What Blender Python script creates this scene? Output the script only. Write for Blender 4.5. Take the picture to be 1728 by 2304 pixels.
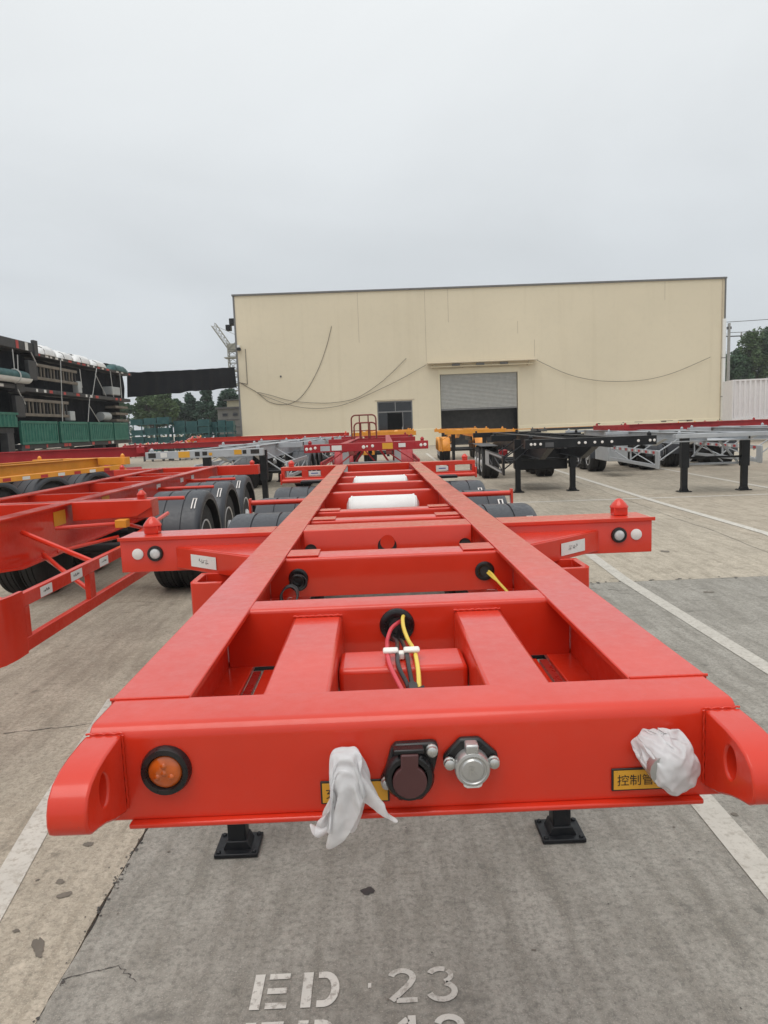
import bpy, bmesh, math, random
import numpy as np
from mathutils import Vector, Matrix, noise, geometry
R = math.radians
random.seed(11)
for o in list(bpy.data.objects):
    bpy.data.objects.remove(o)
S = bpy.context.scene
COL = S.collection

# ------------------------------------------------------------------ camera
cam = bpy.data.cameras.new('camera')
camo = bpy.data.objects.new('camera', cam)
COL.objects.link(camo)
cam.sensor_fit = 'VERTICAL'
cam.sensor_height = 36.0
cam.lens = 24.50
cam.clip_start = 0.05
cam.clip_end = 4000
YAW, PIT, ROLL = 0.0109911, -0.12153683, -0.03807411
fw = Vector((math.sin(YAW) * math.cos(PIT), math.cos(YAW) * math.cos(PIT), math.sin(PIT)))
rt = Vector((math.cos(YAW), -math.sin(YAW), 0))
up = rt.cross(fw)
rr = rt * math.cos(ROLL) + up * math.sin(ROLL)
uu = up * math.cos(ROLL) - rt * math.sin(ROLL)
camo.matrix_world = Matrix(((rr.x, uu.x, -fw.x, -0.0484), (rr.y, uu.y, -fw.y, 0), (rr.z, uu.z, -fw.z, 1.85), (0, 0, 0, 1)))
S.camera = camo
S.render.resolution_x = 768
S.render.resolution_y = 1024
S.cycles.max_bounces = 6
S.cycles.diffuse_bounces = 3
S.cycles.glossy_bounces = 3
S.cycles.transmission_bounces = 3
S.cycles.volume_bounces = 0
S.cycles.transparent_max_bounces = 6

# ------------------------------------------------------------------ sky and sun
SUN_EL, SUN_AZ = R(70), R(-150)      # broad glow behind the photographer, through cloud
W = bpy.data.worlds.new('World')
S.world = W
W.use_nodes = True
nt = W.node_tree
nt.nodes.clear()
N = nt.nodes.new
L = nt.links.new
out = N('ShaderNodeOutputWorld')
sky = N('ShaderNodeTexSky')
sky.sky_type = 'NISHITA'
sky.sun_disc = False
sky.sun_elevation = SUN_EL
sky.sun_rotation = SUN_AZ
sky.dust_density = 4
bg1 = N('ShaderNodeBackground')
bg1.inputs[1].default_value = 0.1
L(sky.outputs[0], bg1.inputs[0])
tc = N('ShaderNodeTexCoord')
sep = N('ShaderNodeSeparateXYZ')
L(tc.outputs['Generated'], sep.inputs[0])
elev = N('ShaderNodeMapRange')
elev.inputs[1].default_value = 0.0
elev.inputs[2].default_value = 1.0
L(sep.outputs[2], elev.inputs[0])
ramp = N('ShaderNodeValToRGB')
cr = ramp.color_ramp
cr.elements[0].position = 0.0
cr.elements[0].color = (0.62, 0.66, 0.695, 1)
cr.elements[1].position = 1.0
cr.elements[1].color = (1.08, 1.10, 1.11, 1)
e = cr.elements.new(0.20); e.color = (0.70, 0.74, 0.77, 1)
e = cr.elements.new(0.48); e.color = (0.86, 0.89, 0.90, 1)
L(elev.outputs[0], ramp.inputs[0])
addz = N('ShaderNodeMath'); addz.operation = 'ADD'; addz.inputs[1].default_value = 0.25
L(sep.outputs[2], addz.inputs[0])
div = N('ShaderNodeVectorMath'); div.operation = 'DIVIDE'
comb = N('ShaderNodeCombineXYZ')
for i in range(3):
    L(addz.outputs[0], comb.inputs[i])
L(tc.outputs['Generated'], div.inputs[0])
L(comb.outputs[0], div.inputs[1])
nz = N('ShaderNodeTexNoise')
nz.inputs['Scale'].default_value = 1.1
nz.inputs['Detail'].default_value = 5
nz.inputs['Roughness'].default_value = 0.5
nz.inputs['Distortion'].default_value = 0.4
L(div.outputs[0], nz.inputs['Vector'])
mr = N('ShaderNodeMapRange')
mr.inputs[1].default_value = 0.3
mr.inputs[2].default_value = 0.7
mr.inputs[3].default_value = 0.93
mr.inputs[4].default_value = 1.06
L(nz.outputs[0], mr.inputs[0])
mul = N('ShaderNodeVectorMath'); mul.operation = 'MULTIPLY'
L(ramp.outputs[0], mul.inputs[0])
L(mr.outputs[0], mul.inputs[1])
bg2 = N('ShaderNodeBackground')
L(mul.outputs[0], bg2.inputs[0])
mix = N('ShaderNodeMixShader')
mix.inputs[0].default_value = 0.94
L(bg1.outputs[0], mix.inputs[1])
L(bg2.outputs[0], mix.inputs[2])
L(mix.outputs[0], out.inputs[0])

sun = bpy.data.lights.new('sun', 'SUN')
sun.energy = 1.2
sun.angle = R(45)
sun.color = (1.0, 0.965, 0.92)
suno = bpy.data.objects.new('sun', sun)
COL.objects.link(suno)
sd = Vector((math.sin(SUN_AZ) * math.cos(SUN_EL), math.cos(SUN_AZ) * math.cos(SUN_EL), math.sin(SUN_EL)))
suno.rotation_euler = sd.to_track_quat('Z', 'Y').to_euler()
suno.location = (0, -20, 40)
vs = S.view_settings
vs.view_transform = 'Standard'
vs.look = 'None'
vs.exposure = 0.0
vs.gamma = 1.0
vs.use_curve_mapping = False

# ------------------------------------------------------------------ materials
def base_mat(name):
    m = bpy.data.materials.new(name)
    m.use_nodes = True
    t = m.node_tree
    return m, t, t.nodes['Principled BSDF']

def noise_node(t, vec, scale, detail=4, rough=0.55):
    n = t.nodes.new('ShaderNodeTexNoise')
    n.inputs['Scale'].default_value = scale
    n.inputs['Detail'].default_value = detail
    n.inputs['Roughness'].default_value = rough
    t.links.new(vec, n.inputs['Vector'])
    return n

def rng(t, val, a, b, c, d):
    n = t.nodes.new('ShaderNodeMapRange')
    n.inputs[1].default_value = a
    n.inputs[2].default_value = b
    n.inputs[3].default_value = c
    n.inputs[4].default_value = d
    t.links.new(val, n.inputs[0])
    return n.outputs[0]

def mixc(t, fac, a, b, mode='MIX'):
    n = t.nodes.new('ShaderNodeMix')
    n.data_type = 'RGBA'
    n.blend_type = mode
    for sock, v in ((0, fac), (6, a), (7, b)):
        if isinstance(v, (float, int)):
            n.inputs[sock].default_value = v
        elif isinstance(v, tuple):
            n.inputs[sock].default_value = v if len(v) == 4 else v + (1,)
        else:
            t.links.new(v, n.inputs[sock])
    return n.outputs[2]

def scaled(t, vec, sc, rot=0.0):
    n = t.nodes.new('ShaderNodeMapping')
    n.inputs['Scale'].default_value = sc
    n.inputs['Rotation'].default_value = (0, 0, rot)
    t.links.new(vec, n.inputs[0])
    return n.outputs[0]

def bump(t, p, h, strength, dist=0.002):
    b = t.nodes.new('ShaderNodeBump')
    b.inputs['Strength'].default_value = strength
    b.inputs['Distance'].default_value = dist
    t.links.new(h, b.inputs['Height'])
    t.links.new(b.outputs[0], p.inputs['Normal'])

def paint(name, c, rough=0.38, var=0.10, scale=3.0, dirt=0.10, dirtc=(0.33, 0.29, 0.24), metal=0.0, bmp=0.12, spec=0.5, coat=0.0, coatr=0.3, sheen=0.0):
    m, t, p = base_mat(name)
    g = t.nodes.new('ShaderNodeNewGeometry').outputs['Position']
    n1 = noise_node(t, g, scale, 4)
    n2 = noise_node(t, g, scale * 11, 5, 0.65)
    lo = tuple(x * (1 - var) for x in c)
    hi = tuple(min(1, x * (1 + var)) for x in c)
    col = mixc(t, rng(t, n1.outputs[0], 0.3, 0.7, 0, 1), lo, hi)
    d = t.nodes.new('ShaderNodeMath'); d.operation = 'MULTIPLY'
    t.links.new(rng(t, n1.outputs[0], 0.42, 0.75, 0, 1), d.inputs[0])
    t.links.new(rng(t, n2.outputs[0], 0.45, 0.75, 0, dirt * 2.2), d.inputs[1])
    col = mixc(t, d.outputs[0], col, dirtc)
    n4 = noise_node(t, g, scale * 90, 2, 0.5)
    col = mixc(t, rng(t, n4.outputs[0], 0.70, 0.76, 0.0, min(0.6, dirt * 6)), col, tuple(x * 0.35 for x in dirtc))
    t.links.new(col, p.inputs['Base Color'])
    t.links.new(rng(t, n2.outputs[0], 0.3, 0.7, max(0.05, rough - 0.12), rough + 0.16), p.inputs['Roughness'])
    if coat:
        t.links.new(rng(t, n1.outputs[0], 0.3, 0.7, coatr * 0.6, coatr * 2.2), p.inputs['Coat Roughness'])
    p.inputs['Metallic'].default_value = metal
    p.inputs['Specular IOR Level'].default_value = spec
    p.inputs['Coat Weight'].default_value = coat
    p.inputs['Coat Roughness'].default_value = coatr
    p.inputs['Sheen Weight'].default_value = sheen
    p.inputs['Sheen Roughness'].default_value = 0.45
    if bmp:
        n3 = noise_node(t, g, 130, 3)
        bump(t, p, n3.outputs[0], bmp, 0.0006)
    return m

def concrete(name, c, seed=0.0):
    m, t, p = base_mat(name)
    g0 = t.nodes.new('ShaderNodeNewGeometry').outputs['Position']
    mp = t.nodes.new('ShaderNodeMapping')
    mp.inputs['Location'].default_value = (seed, seed * 1.7, 0)
    t.links.new(g0, mp.inputs[0])
    g = mp.outputs[0]
    big = noise_node(t, g, 0.55, 5, 0.6)
    mid = noise_node(t, g, 3.2, 6, 0.65)
    fine = noise_node(t, g, 42, 6, 0.75)
    streak = noise_node(t, scaled(t, g, (7.0, 0.9, 1), R(14)), 1.6, 5, 0.62)
    vo = t.nodes.new('ShaderNodeTexVoronoi')
    vo.inputs['Scale'].default_value = 5.5
    dist = t.nodes.new('ShaderNodeVectorMath'); dist.operation = 'ADD'
    sc = t.nodes.new('ShaderNodeVectorMath'); sc.operation = 'SCALE'; sc.inputs['Scale'].default_value = 0.10
    t.links.new(fine.outputs['Color'], sc.inputs[0])
    t.links.new(g, dist.inputs[0])
    t.links.new(sc.outputs[0], dist.inputs[1])
    t.links.new(dist.outputs[0], vo.inputs['Vector'])
    col = mixc(t, rng(t, big.outputs[0], 0.3, 0.7, 0, 1), tuple(x * 0.80 for x in c), tuple(x * 1.14 for x in c))
    col = mixc(t, rng(t, mid.outputs[0], 0.36, 0.66, 0.0, 0.75), col, tuple(x * f for x, f in zip(c, (0.70, 0.69, 0.67))))
    col = mixc(t, rng(t, streak.outputs[0], 0.48, 0.70, 0.0, 0.80), col, tuple(x * f for x, f in zip(c, (0.56, 0.545, 0.52))))
    col = mixc(t, rng(t, streak.outputs[0], 0.46, 0.26, 0.0, 0.35), col, tuple(min(1, x * 1.28) for x in c))
    # aggregate grain
    col = mixc(t, rng(t, fine.outputs[0], 0.46, 0.64, 0.0, 0.75), col, tuple(x * 0.42 for x in c))
    f3 = noise_node(t, g, 15, 5, 0.7)
    col = mixc(t, rng(t, f3.outputs[0], 0.52, 0.70, 0.0, 0.42), col, tuple(x * 0.50 for x in c))
    col = mixc(t, rng(t, f3.outputs[0], 0.46, 0.30, 0.0, 0.40), col, tuple(min(1, x * 1.30) for x in c))
    f2 = noise_node(t, g, 160, 3, 0.7)
    col = mixc(t, rng(t, f2.outputs[0], 0.55, 0.70, 0.0, 0.50), col, tuple(min(1, x * 1.6) for x in c))
    # short dark scuffs lying across the bays
    vs_ = t.nodes.new('ShaderNodeTexVoronoi'); vs_.inputs['Scale'].default_value = 1.7
    t.links.new(scaled(t, dist.outputs[0], (1.0, 4.2, 1)), vs_.inputs['Vector'])
    sm_ = t.nodes.new('ShaderNodeMath'); sm_.operation = 'MULTIPLY'
    t.links.new(rng(t, vs_.outputs['Distance'], 0.10, 0.24, 1, 0), sm_.inputs[0])
    t.links.new(rng(t, mid.outputs[0], 0.46, 0.56, 0, 0.60), sm_.inputs[1])
    col = mixc(t, sm_.outputs[0], col, tuple(x * 0.42 for x in c))
    # spots of oil and grime: only where the big noise allows
    sp = t.nodes.new('ShaderNodeMath'); sp.operation = 'MULTIPLY'
    t.links.new(rng(t, vo.outputs['Distance'], 0.10, 0.16, 1, 0), sp.inputs[0])
    t.links.new(rng(t, mid.outputs[0], 0.50, 0.56, 0, 0.62), sp.inputs[1])
    col = mixc(t, sp.outputs[0], col, tuple(x * 0.36 for x in c))
    # hairline cracks
    vc = t.nodes.new('ShaderNodeTexVoronoi')
    vc.feature = 'DISTANCE_TO_EDGE'
    vc.inputs['Scale'].default_value = 0.35
    sc2 = t.nodes.new('ShaderNodeVectorMath'); sc2.operation = 'SCALE'; sc2.inputs['Scale'].default_value = 0.9
    d2 = t.nodes.new('ShaderNodeVectorMath'); d2.operation = 'ADD'
    t.links.new(mid.outputs['Color'], sc2.inputs[0])
    t.links.new(g, d2.inputs[0]); t.links.new(sc2.outputs[0], d2.inputs[1])
    t.links.new(d2.outputs[0], vc.inputs['Vector'])
    cm = t.nodes.new('ShaderNodeMath'); cm.operation = 'MULTIPLY'
    t.links.new(rng(t, vc.outputs['Distance'], 0.0, 0.0022, 1, 0), cm.inputs[0])
    t.links.new(rng(t, big.outputs[0], 0.47, 0.55, 0, 0.75), cm.inputs[1])
    col = mixc(t, cm.outputs[0], col, tuple(x * 0.35 for x in c))
    vm = t.nodes.new('ShaderNodeTexVoronoi'); vm.feature = 'DISTANCE_TO_EDGE'; vm.inputs['Scale'].default_value = 3.4
    sc3 = t.nodes.new('ShaderNodeVectorMath'); sc3.operation = 'SCALE'; sc3.inputs['Scale'].default_value = 0.35
    d3 = t.nodes.new('ShaderNodeVectorMath'); d3.operation = 'ADD'
    t.links.new(f3.outputs['Color'], sc3.inputs[0]); t.links.new(g, d3.inputs[0]); t.links.new(sc3.outputs[0], d3.inputs[1])
    t.links.new(d3.outputs[0], vm.inputs['Vector'])
    cq = t.nodes.new('ShaderNodeMath'); cq.operation = 'MULTIPLY'
    t.links.new(rng(t, vm.outputs['Distance'], 0.0, 0.022, 1, 0), cq.inputs[0])
    t.links.new(rng(t, streak.outputs[0], 0.42, 0.60, 0, 0.55), cq.inputs[1])
    col = mixc(t, cq.outputs[0], col, tuple(x * 0.38 for x in c))
    t.links.new(col, p.inputs['Base Color'])
    p.inputs['Roughness'].default_value = 0.82
    p.inputs['Specular IOR Level'].default_value = 0.3
    bump(t, p, f3.outputs[0], 0.8, 0.006)
    return m

def worn_paint(name, c, under, lo=0.50, hi=0.62):
    m, t, p = base_mat(name)
    g = t.nodes.new('ShaderNodeNewGeometry').outputs['Position']
    n1 = noise_node(t, g, 26, 6, 0.75)
    n2 = noise_node(t, g, 5, 5, 0.6)
    col = mixc(t, rng(t, n2.outputs[0], 0.3, 0.7, 0, 1), tuple(x * 0.82 for x in c), c)
    col = mixc(t, rng(t, n1.outputs[0], lo, hi, 0, 0.85), col, under)
    t.links.new(col, p.inputs['Base Color'])
    p.inputs['Roughness'].default_value = 0.75
    bump(t, p, n1.outputs[0], 0.3, 0.002)
    return m

def wall_mat(name, c):
    m, t, p = base_mat(name)
    g = t.nodes.new('ShaderNodeNewGeometry').outputs['Position']
    big = noise_node(t, g, 0.12, 4)
    run = noise_node(t, scaled(t, g, (1.6, 1.6, 0.06)), 1.0, 5, 0.6)
    fine = noise_node(t, g, 2.4, 5)
    col = mixc(t, rng(t, big.outputs[0], 0.3, 0.7, 0, 1), tuple(x * 0.95 for x in c), tuple(x * 1.04 for x in c))
    col = mixc(t, rng(t, run.outputs[0], 0.55, 0.8, 0, 0.22), col, tuple(x * f for x, f in zip(c, (0.72, 0.68, 0.6))))
    col = mixc(t, rng(t, fine.outputs[0], 0.5, 0.75, 0, 0.10), col, tuple(x * 0.7 for x in c))
    t.links.new(col, p.inputs['Base Color'])
    p.inputs['Roughness'].default_value = 0.8
    p.inputs['Specular IOR Level'].default_value = 0.25
    bump(t, p, fine.outputs[0], 0.15, 0.01)
    return m

def leaf_mat(name, c):
    m, t, p = base_mat(name)
    g = t.nodes.new('ShaderNodeNewGeometry')
    n1 = noise_node(t, g.outputs['Position'], 0.5, 3)
    oi = t.nodes.new('ShaderNodeTexWhiteNoise')
    vv = t.nodes.new('ShaderNodeVectorMath'); vv.operation = 'SNAP'
    vv.inputs[1].default_value = (0.35, 0.35, 0.35)
    t.links.new(g.outputs['Position'], vv.inputs[0])
    t.links.new(vv.outputs[0], oi.inputs['Vector'])
    col = mixc(t, rng(t, n1.outputs[0], 0.3, 0.7, 0, 1), tuple(x * 0.6 for x in c), tuple(x * 1.35 for x in c))
    col = mixc(t, rng(t, oi.outputs[0], 0, 1, 0, 0.45), col, tuple(x * f for x, f in zip(c, (1.7, 1.5, 0.9))))
    t.links.new(col, p.inputs['Base Color'])
    p.inputs['Roughness'].default_value = 0.6
    tr = t.nodes.new('ShaderNodeBsdfTranslucent')
    t.links.new(col, tr.inputs[0])
    mx = t.nodes.new('ShaderNodeMixShader')
    mx.inputs[0].default_value = 0.25
    t.links.new(p.outputs[0], mx.inputs[1]); t.links.new(tr.outputs[0], mx.inputs[2])
    t.links.new(mx.outputs[0], t.nodes['Material Output'].inputs[0])
    return m

def plastic_film(name):
    m, t, p = base_mat(name)
    g = t.nodes.new('ShaderNodeNewGeometry').outputs['Position']
    n1 = noise_node(t, g, 30, 5, 0.6)
    col = mixc(t, rng(t, n1.outputs[0], 0.3, 0.7, 0, 1), (0.82, 0.81, 0.81), (0.92, 0.92, 0.93))
    t.links.new(col, p.inputs['Base Color'])
    p.inputs['Roughness'].default_value = 0.16
    tr = t.nodes.new('ShaderNodeBsdfTranslucent')
    tr.inputs[0].default_value = (0.95, 0.94, 0.94, 1)
    tp = t.nodes.new('ShaderNodeBsdfTransparent')
    mx = t.nodes.new('ShaderNodeMixShader'); mx.inputs[0].default_value = 0.45
    mx2 = t.nodes.new('ShaderNodeMixShader'); mx2.inputs[0].default_value = 0.24
    t.links.new(p.outputs[0], mx.inputs[1]); t.links.new(tr.outputs[0], mx.inputs[2])
    t.links.new(mx.outputs[0], mx2.inputs[1]); t.links.new(tp.outputs[0], mx2.inputs[2])
    t.links.new(mx2.outputs[0], t.nodes['Material Output'].inputs[0])
    n2 = noise_node(t, g, 120, 3)
    bump(t, p, n2.outputs[0], 0.25, 0.002)
    return m

def glass_mat(name, c, rough=0.08):
    m, t, p = base_mat(name)
    p.inputs['Base Color'].default_value = c + (1,)
    p.inputs['Roughness'].default_value = rough
    p.inputs['Specular IOR Level'].default_value = 0.6
    return m

def lens_mat(name, c):
    m, t, p = base_mat(name)
    g = t.nodes.new('ShaderNodeNewGeometry').outputs['Position']
    vo = t.nodes.new('ShaderNodeTexVoronoi'); vo.inputs['Scale'].default_value = 48
    t.links.new(g, vo.inputs['Vector'])
    col = mixc(t, rng(t, vo.outputs['Distance'], 0.1, 0.7, 0, 1), c, tuple(x * 0.72 for x in c))
    t.links.new(col, p.inputs['Base Color'])
    p.inputs['Roughness'].default_value = 0.12
    p.inputs['Coat Weight'].default_value = 0.6
    bump(t, p, vo.outputs['Distance'], 0.12, 0.002)
    return m

GREY_C = (0.355, 0.335, 0.295)
BEIGE_C = (0.51, 0.45, 0.36)
M = dict(
    red=paint('red_paint', (0.65, 0.031, 0.009), rough=0.40, var=0.08, dirt=0.05, coat=0.8, spec=0.25, coatr=0.11, sheen=0.0, bmp=0.22, dirtc=(0.5, 0.2, 0.16)),
    red_dull=paint('red_paint_dull', (0.34, 0.022, 0.016), rough=0.30, var=0.2, dirt=0.1),
    maroon=paint('maroon_paint', (0.37, 0.010, 0.016), rough=0.42, var=0.12),
    orange=paint('orange_paint', (0.80, 0.32, 0.025), rough=0.42, var=0.1, dirt=0.15),
    silver=paint('silver_grey_paint', (0.42, 0.44, 0.46), rough=0.42, var=0.1, dirt=0.15),
    white_paint=paint('white_paint', (0.78, 0.78, 0.76), rough=0.35, var=0.05, dirt=0.08),
    black=paint('black_paint', (0.010, 0.011, 0.013), rough=0.42, var=0.3, dirt=0.03, spec=0.3),
    rubber=paint('tyre_rubber', (0.018, 0.018, 0.019), rough=0.75, var=0.3, dirt=0.25, dirtc=(0.1, 0.09, 0.08)),
    fender=paint('fender_plastic', (0.040, 0.044, 0.052), rough=0.40, var=0.12, dirt=0.10, dirtc=(0.16, 0.15, 0.14)),
    blackplastic=paint('black_plastic', (0.010, 0.010, 0.011), rough=0.30, var=0.2, dirt=0.04),
    maroonplastic=paint('brown_plastic', (0.085, 0.030, 0.030), rough=0.42, var=0.15, dirt=0.05),
    steel=paint('zinc_steel', (0.55, 0.55, 0.53), rough=0.36, metal=0.9, var=0.12, dirt=0.1),
    rimgrey=paint('rim_grey', (0.74, 0.74, 0.74), rough=0.4, metal=0.3, var=0.1),
    alu=paint('cast_aluminium', (0.48, 0.48, 0.47), rough=0.34, metal=0.75, var=0.15, dirt=0.05),
    amber=lens_mat('amber_lens', (0.62, 0.12, 0.012)),
    clear=lens_mat('clear_lens', (0.75, 0.75, 0.74)),
    whitelamp=paint('white_reflector', (0.80, 0.76, 0.72), rough=0.3, var=0.04, dirt=0.02),
    yellowplate=paint('yellow_plate', (0.72, 0.36, 0.03), rough=0.4, var=0.08, dirt=0.1),
    sticker=paint('white_sticker', (0.74, 0.73, 0.70), rough=0.45, var=0.06, dirt=0.1),
    ink=paint('black_ink', (0.018, 0.016, 0.015), rough=0.5, bmp=0),
    bluelab=paint('blue_print', (0.06, 0.12, 0.35), rough=0.5, bmp=0),
    tape_red=paint('red_tape', (0.48, 0.03, 0.03), rough=0.4, bmp=0),
    cable_red=paint('red_cable', (0.62, 0.06, 0.08), rough=0.38, bmp=0, dirt=0.02),
    cable_yel=paint('yellow_cable', (0.80, 0.60, 0.10), rough=0.38, bmp=0, dirt=0.02),
    cable_blk=paint('black_cable', (0.014, 0.013, 0.013), rough=0.35, bmp=0, dirt=0.03),
    nylon=paint('white_nylon', (0.80, 0.78, 0.72), rough=0.35, bmp=0, dirt=0.02),
    film=plastic_film('plastic_film'),
    grey=concrete('grey_concrete', GREY_C),
    beige=concrete('beige_concrete', BEIGE_C, 13.0),
    beige2=concrete('beige_concrete_worn', (0.50, 0.435, 0.345), 31.0),
    joint=paint('joint_filler', (0.07, 0.065, 0.06), rough=0.9, dirt=0.4),
    line=worn_paint('worn_line_paint', (0.64, 0.61, 0.545), (0.40, 0.36, 0.30), 0.49, 0.62),
    line_thin=worn_paint('thin_line_paint', (0.56, 0.53, 0.47), (0.36, 0.33, 0.28), 0.50, 0.62),
    letter=worn_paint('stencil_paint', (0.70, 0.675, 0.615), (0.34, 0.31, 0.27), 0.52, 0.60),
    letter_faint=worn_paint('stencil_paint_faint', (0.62, 0.595, 0.54), (0.34, 0.31, 0.27), 0.50, 0.60),
    oil=paint('oil_stain', (0.045, 0.042, 0.040), rough=0.45, dirt=0.3),
    grime=paint('grime_stain', (0.15, 0.13, 0.105), rough=0.8, dirt=0.4),
    cream=wall_mat('cream_wall', (0.75, 0.665, 0.50)),
    cream_lt=wall_mat('cream_plinth', (0.78, 0.70, 0.52)),
    cream_dk=paint('cream_seam', (0.52, 0.44, 0.32), rough=0.8, bmp=0),
    trim=paint('grey_trim', (0.16, 0.16, 0.16), rough=0.5),
    shutter=paint('shutter_steel', (0.42, 0.42, 0.40), rough=0.45, metal=0.2, var=0.1, dirt=0.2),
    darkglass=glass_mat('dark_glass', (0.012, 0.013, 0.016)),
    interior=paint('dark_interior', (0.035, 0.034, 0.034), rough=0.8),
    doorframe=paint('door_frame', (0.20, 0.20, 0.20), rough=0.4, metal=0.3),
    rackred=paint('rack_brown_red', (0.20, 0.028, 0.020), rough=0.5),
    green=paint('green_board', (0.018, 0.155, 0.110), rough=0.5, var=0.15, dirt=0.12),
    teal=paint('teal_paint', (0.012, 0.080, 0.082), rough=0.55, var=0.2, dirt=0.15),
    net=paint('black_net', (0.007, 0.008, 0.012), rough=0.85, var=0.25, dirt=0.0, scale=0.8, spec=0.15),
    bedgrey=paint('bed_grey', (0.075, 0.076, 0.08), rough=0.55, var=0.15, dirt=0.1),
    stackdark=paint('stack_dark', (0.040, 0.040, 0.043), rough=0.6, var=0.2, dirt=0.06),
    slat=paint('slat_tan', (0.17, 0.145, 0.115), rough=0.7, var=0.2, dirt=0.2),
    greyblock=paint('pale_grey_block', (0.42, 0.44, 0.44), rough=0.6),
    strap=paint('white_strap', (0.55, 0.55, 0.53), rough=0.6, bmp=0),
    wrap=paint('wrapped_film', (0.76, 0.76, 0.75), rough=0.35, var=0.06, dirt=0.06),
    housegrey=paint('house_grey', (0.16, 0.16, 0.155), rough=0.8),
    housecream=paint('house_cream', (0.5, 0.46, 0.34), rough=0.8),
    cont=paint('pale_container', (0.76, 0.74, 0.73), rough=0.5, var=0.05, dirt=0.1),
    crane=paint('crane_grey', (0.30, 0.29, 0.24), rough=0.6, bmp=0),
    poleg=paint('pole_concrete', (0.33, 0.33, 0.32), rough=0.8),
    bark=paint('bark', (0.10, 0.075, 0.055), rough=0.9),
    leaf1=leaf_mat('leaf_dark', (0.050, 0.105, 0.058)),
    leaf2=leaf_mat('leaf_mid', (0.075, 0.130, 0.055)),
    leaf3=leaf_mat('leaf_conifer', (0.038, 0.085, 0.062)),
)

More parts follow.
